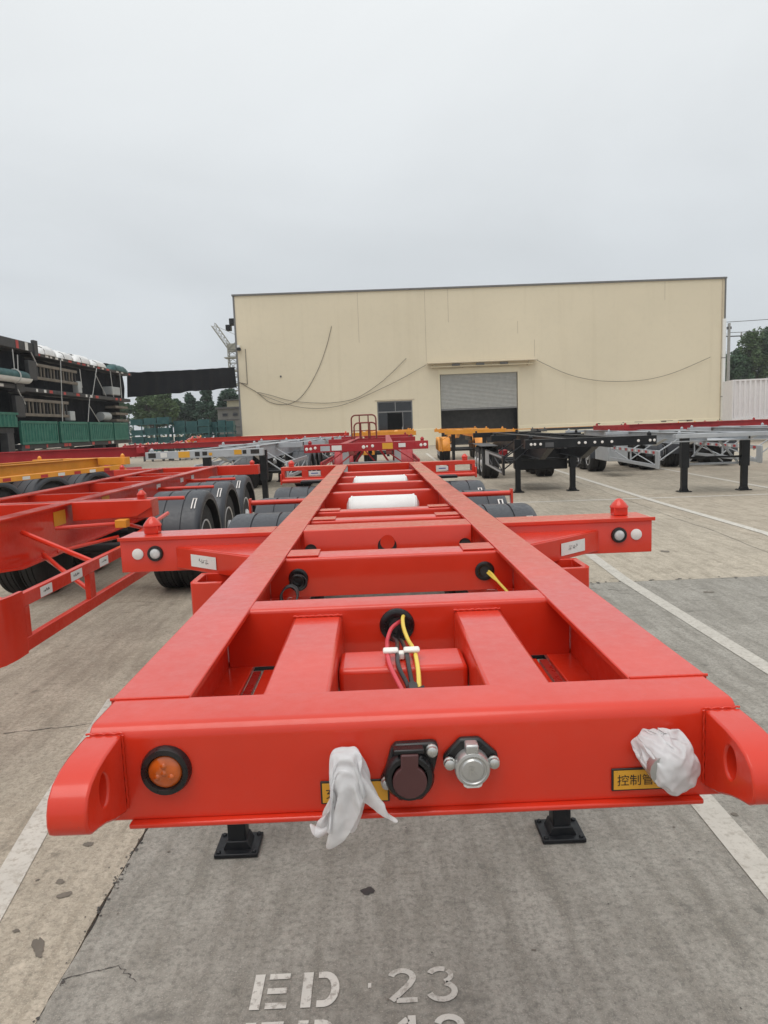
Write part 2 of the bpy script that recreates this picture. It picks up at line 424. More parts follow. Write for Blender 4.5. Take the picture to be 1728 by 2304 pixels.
# ------------------------------------------------------------------ mesh helpers
class MB:
    def __init__(s):
        s.v = []; s.f = []
    def add(s, v, f):
        n = len(s.v)
        s.v += [Vector(p) for p in v]
        s.f += [tuple(i + n for i in q) for q in f]
        return s
    def box(s, x0, x1, y0, y1, z0, z1):
        v = [(x, y, z) for x in (x0, x1) for y in (y0, y1) for z in (z0, z1)]
        return s.add(v, [(0, 1, 3, 2), (4, 6, 7, 5), (0, 4, 5, 1), (2, 3, 7, 6), (0, 2, 6, 4), (1, 5, 7, 3)])
    def bar(s, a, b, w, h, upv=(0, 0, 1)):
        a = Vector(a); b = Vector(b); d = (b - a).normalized()
        u = Vector(upv)
        if abs(d.dot(u)) > 0.95: u = Vector((0, 1, 0))
        r = d.cross(u).normalized(); q = r.cross(d)
        v = []
        for p in (a, b):
            for i, j in ((-1, -1), (1, -1), (1, 1), (-1, 1)):
                v.append(p + r * (i * w / 2) + q * (j * h / 2))
        return s.add(v, [(3, 2, 1, 0), (4, 5, 6, 7), (0, 1, 5, 4), (1, 2, 6, 5), (2, 3, 7, 6), (3, 0, 4, 7)])
    def prism(s, poly, axis, a, b):
        n = len(poly)
        def P(p, t):
            return (t, p[0], p[1]) if axis == 'x' else ((p[0], t, p[1]) if axis == 'y' else (p[0], p[1], t))
        v = [P(p, a) for p in poly] + [P(p, b) for p in poly]
        f = [tuple(range(n))[::-1], tuple(range(n, 2 * n))] + [(i, (i + 1) % n, n + (i + 1) % n, n + i) for i in range(n)]
        return s.add(v, f)
    def tube(s, pts, r, n=8, caps=True):
        pts = [Vector(p) for p in pts]
        v = []; f = []
        prev = None
        for i, p in enumerate(pts):
            d = (pts[min(i + 1, len(pts) - 1)] - pts[max(i - 1, 0)]).normalized()
            if prev is None:
                u = Vector((0, 0, 1)) if abs(d.z) < 0.9 else Vector((1, 0, 0))
                u = (u - d * u.dot(d)).normalized()
            else:
                u = (prev - d * prev.dot(d)).normalized()
            prev = u
            w = d.cross(u)
            rad = r[i] if isinstance(r, (list, tuple)) else r
            for k in range(n):
                a = 2 * math.pi * k / n
                v.append(p + (u * math.cos(a) + w * math.sin(a)) * rad)
        for i in range(len(pts) - 1):
            for k in range(n):
                f.append((i * n + k, i * n + (k + 1) % n, (i + 1) * n + (k + 1) % n, (i + 1) * n + k))
        if caps:
            f.append(tuple(range(n))[::-1]); f.append(tuple(range((len(pts) - 1) * n, len(pts) * n)))
        return s.add(v, f)
    def lathe(s, prof, o, d, n=24, caps=True):
        o = Vector(o); d = Vector(d).normalized()
        u = Vector((0, 0, 1)) if abs(d.z) < 0.9 else Vector((1, 0, 0))
        u = (u - d * u.dot(d)).normalized(); w = d.cross(u)
        v = []; f = []
        for (r, t) in prof:
            for k in range(n):
                a = 2 * math.pi * k / n
                v.append(o + d * t + (u * math.cos(a) + w * math.sin(a)) * r)
        m = len(prof)
        for i in range(m - 1):
            for k in range(n):
                f.append((i * n + k, i * n + (k + 1) % n, (i + 1) * n + (k + 1) % n, (i + 1) * n + k))
        if caps:
            f.append(tuple(range(n))[::-1]); f.append(tuple(range((m - 1) * n, m * n)))
        return s.add(v, f)
    def ribbon(s, pts, w, z):
        pts = [Vector((p[0], p[1])) for p in pts]
        v = []; f = []
        for i, p in enumerate(pts):
            d = (pts[min(i + 1, len(pts) - 1)] - pts[max(i - 1, 0)]).normalized()
            q = Vector((-d.y, d.x)) * (w / 2)
            v += [(p.x + q.x, p.y + q.y, z), (p.x - q.x, p.y - q.y, z)]
        for i in range(len(pts) - 1):
            f.append((2 * i + 1, 2 * i + 3, 2 * i + 2, 2 * i))
        return s.add(v, f)
    def mesh(s, name, smooth=False, ang=38):
        me = bpy.data.meshes.new(name)
        me.from_pydata([tuple(p) for p in s.v], [], s.f)
        bm = bmesh.new(); bm.from_mesh(me)
        bmesh.ops.recalc_face_normals(bm, faces=bm.faces)
        bm.to_mesh(me); bm.free()
        if smooth:
            me.polygons.foreach_set('use_smooth', [True] * len(me.polygons))
            me.set_sharp_from_angle(angle=R(ang))
        me.update()
        return me
    def build(s, name, mat, parent=None, bevel=0, smooth=False, seg=2, world=False, ang=38):
        if world and parent is not None:
            off = world_loc(parent)
            s.v = [p - off for p in s.v]
        me = s.mesh(name, smooth or bevel > 0, ang)
        return link(name, me, mat, parent, bevel=bevel, seg=seg)

def world_loc(o):
    v = Vector((0, 0, 0))
    while o is not None:
        v += o.location
        o = o.parent
    return v

def link(name, me, mat, parent=None, loc=(0, 0, 0), rz=0, bevel=0, seg=2, scale=None):
    o = bpy.data.objects.new(name, me)
    COL.objects.link(o)
    if mat is not None and len(me.materials) == 0:
        me.materials.append(M[mat] if isinstance(mat, str) else mat)
    o.location = loc
    o.rotation_euler = (0, 0, rz)
    if scale: o.scale = scale
    if parent is not None: o.parent = parent
    if bevel:
        b = o.modifiers.new('bevel', 'BEVEL')
        b.width = bevel; b.segments = seg; b.limit_method = 'ANGLE'; b.angle_limit = R(40)
    return o

def tag(o, label, cat, group=None):
    o['label'] = label; o['category'] = cat
    if group: o['group'] = group
    return o

def thing(name, label, cat, loc=(0, 0, 0), rz=0, group=None):
    o = bpy.data.objects.new(name, None)
    o.empty_display_size = 0.2
    COL.objects.link(o)
    o.location = loc
    o.rotation_euler = (0, 0, rz)
    return tag(o, label, cat, group)

CACHE = {}
def cached(key, fn):
    if key not in CACHE: CACHE[key] = fn()
    return CACHE[key]

def text_mesh(txt, size, name):
    cu = bpy.data.curves.new(name, 'FONT')
    cu.body = txt; cu.size = size; cu.align_x = 'LEFT'
    cu.resolution_u = 3
    ob = bpy.data.objects.new(name, cu); COL.objects.link(ob)
    dg = bpy.context.evaluated_depsgraph_get()
    me = bpy.data.meshes.new_from_object(ob.evaluated_get(dg))
    bpy.data.objects.remove(ob)
    return me

# ------------------------------------------------------------------ ground
def struct(o):
    o['kind'] = 'structure'
    return o

g = MB().add([(-1500, -200, -0.012), (1500, -200, -0.012), (1500, 2500, -0.012), (-1500, 2500, -0.012)], [(0, 1, 2, 3)])
ground = struct(g.build('ground', 'joint'))
ground2 = MB()
ground2.add([(-1500, 120, -0.006), (1500, 120, -0.006), (1500, 2490, -0.006), (-1500, 2490, -0.006)], [(0, 1, 2, 3)])
ground2.add([(-1500, -190, -0.006), (-20, -190, -0.006), (-20, 120, -0.006), (-1500, 120, -0.006)], [(0, 1, 2, 3)])
ground2.add([(40, -190, -0.006), (1500, -190, -0.006), (1500, 120, -0.006), (40, 120, -0.006)], [(0, 1, 2, 3)])
ground2.add([(-20, -190, -0.006), (40, -190, -0.006), (40, -3.1, -0.006), (-20, -3.1, -0.006)], [(0, 1, 2, 3)])
struct(ground2.build('yard_surface', 'beige2', ground))

def jagged(p, q, n, amp, seed):
    pts = []
    for i in range(n):
        t = i / n
        x = p[0] + (q[0] - p[0]) * t; y = p[1] + (q[1] - p[1]) * t
        if i:
            d = noise.noise(Vector((x * 3.1 + seed, y * 3.1, 0))) * amp + noise.noise(Vector((x * 14 + seed, y * 14, 5))) * amp * 0.5 + noise.noise(Vector((x * 60 + seed, y * 60, 9))) * amp * 0.5
            x += d * (1 if abs(q[1] - p[1]) > abs(q[0] - p[0]) else 0.0)
            y += d * (0 if abs(q[1] - p[1]) > abs(q[0] - p[0]) else 1.0)
        pts.append((x, y))
    return pts

def slab(x0, x1, y0, y1, mat, jag=0.0):
    gap = 0.0028
    x0 += gap; x1 -= gap; y0 += gap; y1 -= gap
    n = 240 if jag else 1
    c = [(x0, y0), (x1, y0), (x1, y1), (x0, y1)]
    poly = []
    for i in range(4):
        poly += jagged(c[i], c[(i + 1) % 4], n, jag, i * 7.3)
    m = MB()
    m.add([(p[0], p[1], 0.0) for p in poly], [tuple(range(len(poly)))])
    ne = len(poly)
    m.add([(p[0], p[1], 0.0) for p in poly] + [(p[0], p[1], -0.012) for p in poly], [(i, (i + 1) % ne, ne + (i + 1) % ne, ne + i) for i in range(ne)])
    o = m.build('concrete_slab', mat, ground)
    return o

xs = [-20, -13.8, -7.5, -1.197, 5.6, 12.2, 19, 26, 33, 40]
ys = [-3.1, 7.72, 16.6, 25.2, 34, 43, 52, 61, 70, 95, 120]
for i in range(len(xs) - 1):
    for j in range(len(ys) - 1):
        if i == 3 and j == 0: mt = 'grey'
        elif i == 4 and j == 0: mt = 'grey'
        else: mt = ('beige', 'beige2')[(i + j) % 2]
        slab(xs[i], xs[i + 1], ys[j], ys[j + 1], mt, 0.012 if j < 2 and i in (2, 3, 4) else 0)

def line(pts, w, mat='line', z=0.004):
    return struct(MB().ribbon(pts, w, z).build('bay_line', mat, ground))
line([(-1.40, 1.0), (-1.655, 2.66), (-1.765, 3.36), (-1.95, 4.8)], 0.125)
line([(1.43, 1.2), (1.465, 3.0), (1.50, 6.0)], 0.135, 'line_thin')
line([(2.74, 3.0), (2.77, 7.8), (2.86, 9.3), (3.0, 13.0)], 0.135, 'line_thin')
line([(2.9, 15.93), (6.0, 15.78), (12.0, 15.48)], 0.14, z=0.004)
line([(5.55, 8.6), (5.93, 10.46), (6.08, 15.2), (6.62, 24.4), (7.2, 34)], 0.15, z=0.007)
line([(9.35, 13.5), (9.62, 16.94), (10.17, 25.0), (10.9, 34)], 0.15, z=0.007)
line([(2.9, 29.0), (3.10, 34.7), (3.43, 46.3)], 0.15, z=0.006)
line([(-6.2, 5.0), (-6.6, 12.0), (-6.9, 20.0)], 0.15, z=0.006)

def arc(cx, cy, rx, ry, a0, a1, n=12):
    return [(cx + rx * math.cos(R(a0 + (a1 - a0) * i / n)), cy + ry * math.sin(R(a0 + (a1 - a0) * i / n))) for i in range(n + 1)]

def stencil_row(y0, chars):
    h = 0.146
    for ch, x, mt in chars:
        m = MB()
        z = 0.0035
        if ch == 'E':
            m.ribbon([(x + 0.017, y0), (x + 0.017, y0 + h)], 0.033, z)
            for k, yy in enumerate((y0 + 0.013, y0 + h * 0.5, y0 + h - 0.012)):
                m.ribbon([(x + 0.050, yy), (x + 0.120 - 0.006 * (k == 1), yy)], 0.024, z)
        elif ch == 'D':
            m.ribbon([(x + 0.017, y0), (x + 0.017, y0 + h)], 0.033, z)
            m.ribbon([(x + 0.052, y0 + 0.013), (x + 0.07, y0 + 0.013)] + arc(x + 0.075, y0 + h / 2, 0.036, h / 2 - 0.013, -88, 88) + [(x + 0.07, y0 + h - 0.013), (x + 0.052, y0 + h - 0.013)], 0.027, z)
        elif ch == '.':
            m.ribbon([(x, y0 + 0.066), (x, y0 + 0.088)], 0.011, z)
        elif ch == '2':
            m.ribbon(arc(x + 0.05, y0 + h - 0.042, 0.037, 0.031, 165, -25) + [(x + 0.072, y0 + 0.072), (x + 0.014, y0 + 0.012)], 0.022, z)
            m.ribbon([(x + 0.03, y0 + 0.011), (x + 0.098, y0 + 0.011)], 0.02, z)
        elif ch == '3':
            m.ribbon(arc(x + 0.045, y0 + h - 0.038, 0.036, 0.028, 160, 60), 0.021, z)
            m.ribbon(arc(x + 0.045, y0 + h - 0.038, 0.036, 0.028, 45, -70), 0.017, z)
            m.ribbon(arc(x + 0.045, y0 + 0.042, 0.042, 0.034, 70, -165), 0.021, z)
        elif ch == '1':
            m.ribbon([(x + 0.03, y0), (x + 0.03, y0 + h)], 0.025, z)
            m.ribbon([(x + 0.017, y0 + h - 0.012), (x - 0.008, y0 + h - 0.035)], 0.02, z)
        struct(m.build('painted_character', mt, ground))
stencil_row(2.040, [('E', -0.523, 'letter'), ('D', -0.358, 'letter'), ('.', -0.133, 'letter'), ('2', -0.075, 'letter_faint'), ('3', 0.060, 'letter_faint')])
stencil_row(1.845, [('E', -0.523, 'letter'), ('D', -0.358, 'letter'), ('1', -0.03, 'letter'), ('2', 0.065, 'letter')])

def blot(x, y, rx, ry, mat, seed, rot=0.0, z=0.003):
    n = 22; pts = []
    for i in range(n):
        a = 2 * math.pi * i / n
        k = 1 + 0.5 * noise.noise(Vector((math.cos(a) * 1.2 + seed, math.sin(a) * 1.2, seed))) + 0.35 * noise.noise(Vector((math.cos(a) * 3.7 + seed, math.sin(a) * 3.7, seed + 5)))
        px, py = rx * k * math.cos(a), ry * k * math.sin(a)
        pts.append((x + px * math.cos(rot) - py * math.sin(rot), y + px * math.sin(rot) + py * math.cos(rot), z))
    struct(MB().add(pts, [tuple(range(n))]).build('stain', mat, ground))
def crack(p, q, n, amp, w, seed, name='crack'):
    pts = []
    for i in range(n + 1):
        t = i / n
        x = p[0] + (q[0] - p[0]) * t; y = p[1] + (q[1] - p[1]) * t
        d = noise.noise(Vector((t * 9 + seed, seed, 0))) * amp + noise.noise(Vector((t * 40 + seed, seed, 3))) * amp * 0.5
        pts.append((x + d, y + d * 0.7))
    m = MB()
    for i in range(n):
        ww = w * (0.5 + abs(noise.noise(Vector((i * 0.7, seed, 8)))) * 1.6)
        if noise.noise(Vector((i * 0.23, seed, 2))) < -0.28: continue
        m.ribbon([pts[i], pts[i + 1]], ww, 0.0028)
    struct(m.build(name, 'joint', ground))
crack((-1.197, 2.21), (-1.02, 2.26), 14, 0.02, 0.004, 1.0)
crack((-1.02, 2.26), (-0.93, 2.18), 10, 0.02, 0.003, 2.0)
crack((2.2, 7.5), (2.75, 7.25), 18, 0.05, 0.008, 7.0)
crack((2.0, 8.1), (2.72, 7.9), 20, 0.06, 0.008, 8.0)
crack((5.1, 8.2), (6.25, 24.5), 90, 0.05, 0.012, 9.0)
crack((-1.7, 5.6), (-0.9, 5.9), 20, 0.06, 0.006, 10.0)
crack((-2.9, 4.2), (-1.3, 4.5), 30, 0.06, 0.006, 11.0)
# crumbled concrete along the slab joints
rc = random.Random(8)
def chips(n, fx, fy, r0, r1):
    m = MB()
    for i in range(n):
        cx, cy = fx(), fy(); k = rc.randint(5, 8); r = rc.uniform(r0, r1); a0 = rc.uniform(0, 6)
        ring = [(cx + r * rc.uniform(0.4, 1.2) * math.cos(a0 + 6.283 * j / k), cy + r * rc.uniform(0.4, 1.2) * math.sin(a0 + 6.283 * j / k), 0.0026 + 0.00001 * i) for j in range(k)]
        m.add(ring, [tuple(range(k))])
    struct(m.build('joint_chips', 'joint', ground))
chips(90, lambda: -1.197 + rc.gauss(0, 0.012), lambda: rc.choice([rc.uniform(1.9, 4.2), rc.gauss(2.85, 0.15)]), 0.002, 0.009)
chips(60, lambda: rc.uniform(1.5, 6.0), lambda: 7.72 + rc.gauss(0, 0.03), 0.006, 0.03)
chips(70, lambda: rc.uniform(-1.9, 2.2), lambda: rc.uniform(1.9, 4.5), 0.0012, 0.0045)
blot(-0.142, 2.597, 0.026, 0.022, 'oil', 1.0)
blot(-1.352, 2.368, 0.018, 0.058, 'grime', 2.0, 0.5)
for i, (x, y, r) in enumerate([(-1.427, 3.012, 0.020), (-1.441, 2.745, 0.014), (-1.383, 2.657, 0.015), (-1.48, 2.46, 0.011), (1.56, 3.02, 0.012), (1.52, 2.95, 0.008), (3.4, 7.1, 0.045), (3.9, 9.4, 0.05), (4.6, 12.3, 0.07)]):
    blot(x, y, r * 1.2, r * (0.8 + 0.5 * (i % 3)), 'grime', 3.0 + i, i)
for i in range(40):
    x = random.uniform(-1.9, 2.2); y = random.uniform(1.9, 4.5)
    blot(x, y, random.uniform(0.002, 0.006), random.uniform(0.003, 0.010), 'grime', 40 + i, i)

# ------------------------------------------------------------------ shared trailer components
def tyre_mesh():
    w = 0.27; r = 0.515
    prof = [(0.30, -w), (0.40, -w - 0.008), (0.47, -w), (0.505, -w + 0.025), (r, -w + 0.045)]
    for c in (-0.19, -0.125, -0.06):
        prof += [(r, c - 0.008), (r - 0.014, c - 0.004), (r - 0.014, c + 0.004), (r, c + 0.008)]
    prof += [(r, -0.035), (0.48, -0.012), (0.46, 0.0), (0.48, 0.012), (r, 0.035)]
    for c in (0.06, 0.125, 0.19):
        prof += [(r, c - 0.008), (r - 0.014, c - 0.004), (r - 0.014, c + 0.004), (r, c + 0.008)]
    prof += [(r, w - 0.045), (0.505, w - 0.025), (0.47, w), (0.40, w + 0.008), (0.30, w)]
    return MB().lathe(prof, (0, 0, 0), (1, 0, 0), 40, caps=True).mesh('tyre', True, 32)

def rim_mesh():
    m = MB()
    m.lathe([(0.298, 0.262), (0.302, 0.278), (0.288, 0.281), (0.276, 0.262), (0.262, 0.20), (0.225, 0.185), (0.205, 0.195), (0.150, 0.215), (0.140, 0.225), (0.115, 0.225), (0.110, 0.29), (0.085, 0.31), (0.0, 0.312)], (0, 0, 0), (1, 0, 0), 32)
    for k in range(10):
        a = 2 * math.pi * k / 10
        y, z = 0.168 * math.cos(a), 0.168 * math.sin(a)
        m.lathe([(0.016, 0.20), (0.016, 0.235), (0.0, 0.24)], (0, y, z), (1, 0, 0), 8, caps=False)
    return m.mesh('rim', True, 40)

def fender_mesh():
    # swept arc, axle along x, outer edge at +x ; grooves split it into three bands
    rad = 0.655
    cs = [(-0.31, rad - 0.03), (-0.30, rad - 0.006), (-0.28, rad)]
    for c in (-0.105, 0.10):
        cs += [(c - 0.010, rad), (c - 0.006, rad - 0.012), (c + 0.006, rad - 0.012), (c + 0.010, rad)]
    cs += [(0.235, rad), (0.268, rad - 0.006), (0.292, rad - 0.024), (0.305, rad - 0.06), (0.307, rad - 0.10)]
    inner = [(x * 0.985, r - 0.012) for x, r in cs][::-1]
    loop = cs + inner
    n = len(loop); v = []; f = []
    st = 30
    ang = [R(-2 + 184 * i / st) for i in range(st + 1)]
    for a in ang:
        for x, r in loop:
            v.append((x, r * math.cos(a), r * math.sin(a)))
    for i in range(st):
        for k in range(n):
            f.append((i * n + k, i * n + (k + 1) % n, (i + 1) * n + (k + 1) % n, (i + 1) * n + k))
    f.append(tuple(range(n))[::-1]); f.append(tuple(range(st * n, st * n + n)))
    return MB().add(v, f).mesh('fender', True, 40)

def clip_mesh():
    m = MB()
    rad = 0.662
    for dx in (-0.018, 0.018):
        pts = [(dx + 0.0, rad * math.cos(R(a)) * 1.0, rad * math.sin(R(a))) for a in (118, 123, 128, 133)]
        for p, q in zip(pts, pts[1:]): m.bar(p, q, 0.012, 0.008)
    a = R(118)
    m.bar((-0.024, rad * math.cos(a), rad * math.sin(a)), (0.024, rad * math.cos(a), rad * math.sin(a)), 0.014, 0.010)
    return m.mesh('fender_clip')

def lock_mesh():
    m = MB()
    m.box(-0.033, 0.033, -0.029, 0.029, 0, 0.037)
    m.lathe([(0.020, 0.034), (0.044, 0.035), (0.044, 0.041), (0.032, 0.058), (0.017, 0.074), (0.009, 0.079), (0.0, 0.080)], (0, 0, 0), (0, 0, 1), 14, caps=False)
    return m.mesh('twist_lock', True, 35)

def leg_mesh(h, w=0.040):
    m = MB()
    m.box(-w, w, -w, w, 0.03, h * 0.62)
    m.box(-w * 1.35, w * 1.35, -w * 1.35, w * 1.35, h * 0.45, h)
    return m.mesh('landing_leg', True)

def foot_mesh(k=1.0):
    m = MB()
    m.box(-0.096 * k, 0.096 * k, -0.085 * k, 0.085 * k, 0.004, 0.022)
    m.prism([(-0.062 * k, 0.020), (0.062 * k, 0.020), (0.044 * k, 0.060 * k), (-0.044 * k, 0.060 * k)], 'y', -0.050 * k, 0.050 * k)
    for sx in (-1, 1):
        for sy in (-1, 1):
            m.lathe([(0.012, 0.020), (0.012, 0.030), (0.0, 0.031)], (sx * 0.078 * k, sy * 0.066 * k, 0), (0, 0, 1), 6, caps=False)
    return m.mesh('foot', True)

def add_wheels(root, axles, xs_out, mfender='fender', dz=0.52, clips=True, sides=(-1, 1), bar=None, cx=0.0):
    for y in axles:
        MB().tube([(cx - 1.0, y, dz), (cx + 1.0, y, dz)], 0.06, 10).build('axle', 'black', root, smooth=True)
        for s in sides:
            x = cx + s * (xs_out - 0.335)
            w = link('wheel', cached('tyre', tyre_mesh), 'rubber', root, (x, y, dz), 0 if s > 0 else math.pi)
            link('rim', cached('rim', rim_mesh), 'rimgrey', w, (0, 0, 0))
            if mfender:
                fd = link('fender', cached('fend' + mfender, fender_mesh), mfender, root, (cx + s * (xs_out - 0.305), y, dz), 0 if s > 0 else math.pi)
                if clips:
                    cz = 0 if s > 0 else math.pi
                    link('fender_clip', cached('clip', clip_mesh), 'whitelamp', fd, (0.22, 0, 0), 0, scale=(1, 1 if s < 0 else 1, 1)).rotation_euler = (0, 0, 0)

def add_lamp(root, p, r, d, lens, ring='blackplastic'):
    # round lamp with rubber ring, facing direction d
    o = MB().lathe([(r, 0), (r * 1.0, 0.006), (r * 0.93, 0.014), (r * 0.74, 0.015), (r * 0.66, 0.009), (r * 0.66, 0.002)], p, d, 28, caps=False).build('marker_lamp', ring, root, smooth=True)
    MB().lathe([(r * 0.66, 0.002), (r * 0.66, 0.010), (r * 0.55, 0.014), (r * 0.3, 0.0165), (0, 0.017)], p, d, 24, caps=False).build('lens', lens, o, smooth=True)
    return o

def add_reflector(root, p, r, d, mat='whitelamp'):
    return MB().lathe([(r, 0), (r, 0.004), (r * 0.8, 0.007), (0, 0.008)], p, d, 24, caps=False).build('reflector', mat, root, smooth=True)

# ------------------------------------------------------------------ the near red trailer
ZT = 1.383
OY = 5.0
main = thing('skeletal_trailer', 'bright red skeletal trailer filling the foreground, its front beam holding lamps and sockets', 'trailer', (0, OY, 0))
def B(m, name, mat='red', parent=main, **k):
    # coordinates given in the yard, stored relative to the trailer
    m.v = [p - Vector((0, OY, 0)) for p in m.v]
    return m.build(name, mat, parent, **k)

# front beam with rolled top edge, lip below
m = MB()
prof = [(1.205, ZT), (1.205, 1.372), (1.120, 1.372), (1.104, 1.366), (1.097, 1.352), (1.097, 1.234), (1.205, 1.234), (1.205, 1.222), (1.085, 1.222)]
prof += [(1.085 + 0.024 * (1 - math.cos(R(a))), ZT - 0.024 + 0.024 * math.sin(R(a))) for a in (0, 18, 36, 54, 72, 90)]
m.prism(prof, 'x', -0.530, 0.530)
beam = B(m, 'front_beam', bevel=0.003)
B(MB().box(-0.472, 0.472, 1.072, 1.12, 1.2135, 1.2225), 'beam_lip', bevel=0.003)
for s in (-1, 1):
    B(MB().box(*sorted((s * 0.498, s * 0.527)), 1.10, 1.20, 1.236, 1.370), 'beam_end_plate', bevel=0.002)

# towing lugs at the beam ends (a rolled nose with an eye through it)
def lug(s):
    outer = [(1.083, 1.372), (1.055, 1.3715), (1.015, 1.369), (0.983, 1.364), (0.958, 1.355), (0.941, 1.341), (0.933, 1.323), (0.931, 1.306), (0.935, 1.292), (0.947, 1.283), (0.968, 1.278), (0.998, 1.269), (1.03, 1.255), (1.083, 1.240)]
    cy, cz = 1.000, 1.322
    hole = [(cy + 0.017 * math.cos(2 * math.pi * k / 20), cz + 0.026 * math.sin(2 * math.pi * k / 20)) for k in range(20)]
    x0, x1 = s * 0.475, s * 0.533
    bm = bmesh.new()
    rings = []
    for x in (x0, x1):
        lo = [bm.verts.new((x, y - OY, z)) for y, z in outer]
        li = [bm.verts.new((x, y - OY, z)) for y, z in hole]
        ed = [bm.edges.new((l[i], l[(i + 1) % len(l)])) for l in (lo, li) for i in range(len(l))]
        bmesh.ops.triangle_fill(bm, use_beauty=True, use_dissolve=False, edges=ed)
        rings.append((lo, li))
    for q in (0, 1):
        a, b = rings[0][q], rings[1][q]
        for i in range(len(a)):
            j = (i + 1) % len(a)
            bm.faces.new((a[i], a[j], b[j], b[i]))
    bmesh.ops.recalc_face_normals(bm, faces=bm.faces)
    me = bpy.data.meshes.new('towing_lug'); bm.to_mesh(me); bm.free()
    me.polygons.foreach_set('use_smooth', [True] * len(me.polygons))
    me.set_sharp_from_angle(angle=R(40))
    o = link('towing_lug', me, 'red', main, bevel=0.0035, seg=2)
    # weld bead around the root of the lug
    pts = [(s * (0.474 + 0.001 * math.sin(i * 1.9)), 1.084 - 0.002, 1.245 + 0.126 * i / 22) for i in range(23)]
    wb = MB().tube(pts, [0.0019 + 0.0003 * math.sin(i * 2.7) for i in range(23)], 6)
    B(wb, 'weld_bead', smooth=True)
    pts = [(s * (0.474 + 0.058 * i / 10), 1.083, 1.374 + 0.0012 * math.sin(i * 2.2)) for i in range(11)]
    B(MB().tube(pts, [0.0018 + 0.0003 * math.sin(i * 2.1) for i in range(11)], 6), 'weld_bead', smooth=True)
lug(-1); lug(1)

# main rails
for s in (-1, 1):
    m = MB()
    def bx(xa, xb, *r): m.box(*sorted((s * xa, s * xb)), *r)
    bx(0.396, 0.538, 1.207, 9.10, ZT - 0.015, ZT - 0.0008)
    bx(0.461, 0.473, 1.207, 3.3, 1.222, ZT - 0.013)
    bx(0.461, 0.473, 3.3, 9.10, 1.02, ZT - 0.013)
    bx(0.396, 0.538, 1.207, 3.4, 1.210, 1.224)
    bx(0.396, 0.538, 3.4, 9.10, 1.008, 1.022)
    B(m, 'main_rail', bevel=0.0025)
    B(MB().box(*sorted((s * 0.372, s * 0.393)), 1.21, 1.80, 1.206, 1.216), 'rail_inner_strip', 'red_dull')
    B(MB().box(*sorted((s * 0.2825, s * 0.366)), 1.12, 1.806, 1.208, 1.217), 'bottom_plate', 'red', bevel=0.002)
    pts = [(s * (0.397 + 0.141 * i / 20), 1.206 + 0.001 * math.sin(i * 3.1), ZT + 0.0004) for i in range(21)]
    B(MB().tube(pts, 0.0028, 6), 'weld_bead', smooth=True)

# inner boxes, tie and cross members
for xa, xb in ((-0.280, -0.150), (0.147, 0.272)):
    B(MB().box(xa, xb, 1.10, 1.812, 1.222, 1.355), 'inner_box_beam', bevel=0.008)
    n = 22
    pts = [(xa + (xb - xa) * i / n, 1.811, 1.357 + 0.0012 * math.sin(i * 2.3)) for i in range(n + 1)]
    B(MB().tube(pts, [0.0030 + 0.0007 * math.sin(i * 1.7) for i in range(n + 1)], 6), 'weld_bead', smooth=True)
B(MB().box(-0.1485, 0.1455, 1.517, 1.650, 1.235, 1.310), 'tie_beam', bevel=0.012, seg=3)

def cross(y0, y1, zt, zb, name='cross_member', bev=0.011, x=0.396, holes=()):
    # bent channel, open to the rear
    y0 += 0.0
    pr = [(y1, zt), (y1, zt - 0.010), (y0 + 0.010, zt - 0.010), (y0 + 0.010, zb + 0.010), (y1, zb + 0.010), (y1, zb), (y0, zb)]
    pr += [(y0 + 0.012 * (1 - math.cos(R(a))), zt - 0.012 + 0.012 * math.sin(R(a))) for a in (0, 22, 45, 67, 90)]
    return B(MB().prism(pr, 'x', -x, x), name, bevel=0.002)
cross(1.815, 1.912, ZT - 0.004, 1.222, x=0.459)
cross(2.585, 2.720, ZT - 0.012, 1.222, x=0.459)
cross(3.69, 3.81, ZT - 0.02, 1.10, x=0.459)
cross(4.18, 4.29, ZT - 0.03, 1.10, x=0.459)
for y in (5.62, 6.50, 7.40, 8.2):
    cross(y, y + 0.09, 1.335, 1.10, x=0.459)
for s in (-1, 1):      # doubler pads on the cross members
    for (y0, y1, z, xi) in ((2.60, 2.735, ZT - 0.0105, 0.275), (3.70, 3.82, ZT - 0.0185, 0.27), (4.19, 4.30, ZT - 0.0285, 0.27)):
        B(MB().box(*sorted((s * xi, s * 0.394)), y0, y1, z, z + 0.006), 'doubler_pad', bevel=0.0015)

# rubber grommets where the harness passes
def grommet(x, y, z, r, tube=0.013):
    n = 28; mm = MB(); k = 10
    v = []; f = []
    for i in range(n):
        a = 2 * math.pi * i / n
        for j in range(k):
            b = 2 * math.pi * j / k
            rad = r + tube * math.cos(b)
            v.append((x + rad * math.cos(a), y - tube * 0.7 * math.sin(b), z + rad * math.sin(a)))
    for i in range(n):
        for j in range(k):
            f.append((i * k + j, i * k + (j + 1) % k, ((i + 1) % n) * k + (j + 1) % k, ((i + 1) % n) * k + j))
    mm.add(v, f)
    gr = B(mm, 'grommet', 'blackplastic', smooth=True)
    d = MB().lathe([(r, 0.0), (r * 0.97, -0.001), (0.0, -0.0015)], (x, y - 0.0015, z), (0, 1, 0), 24, caps=False)
    d.v = [p - Vector((0, OY, 0)) for p in d.v]
    d.build('opening', 'interior', gr)
grommet(-0.005, 1.813, 1.322, 0.034, 0.013)
grommet(-0.352, 2.583, 1.296, 0.027, 0.010)
grommet(0.352, 2.583, 1.295, 0.027, 0.010)

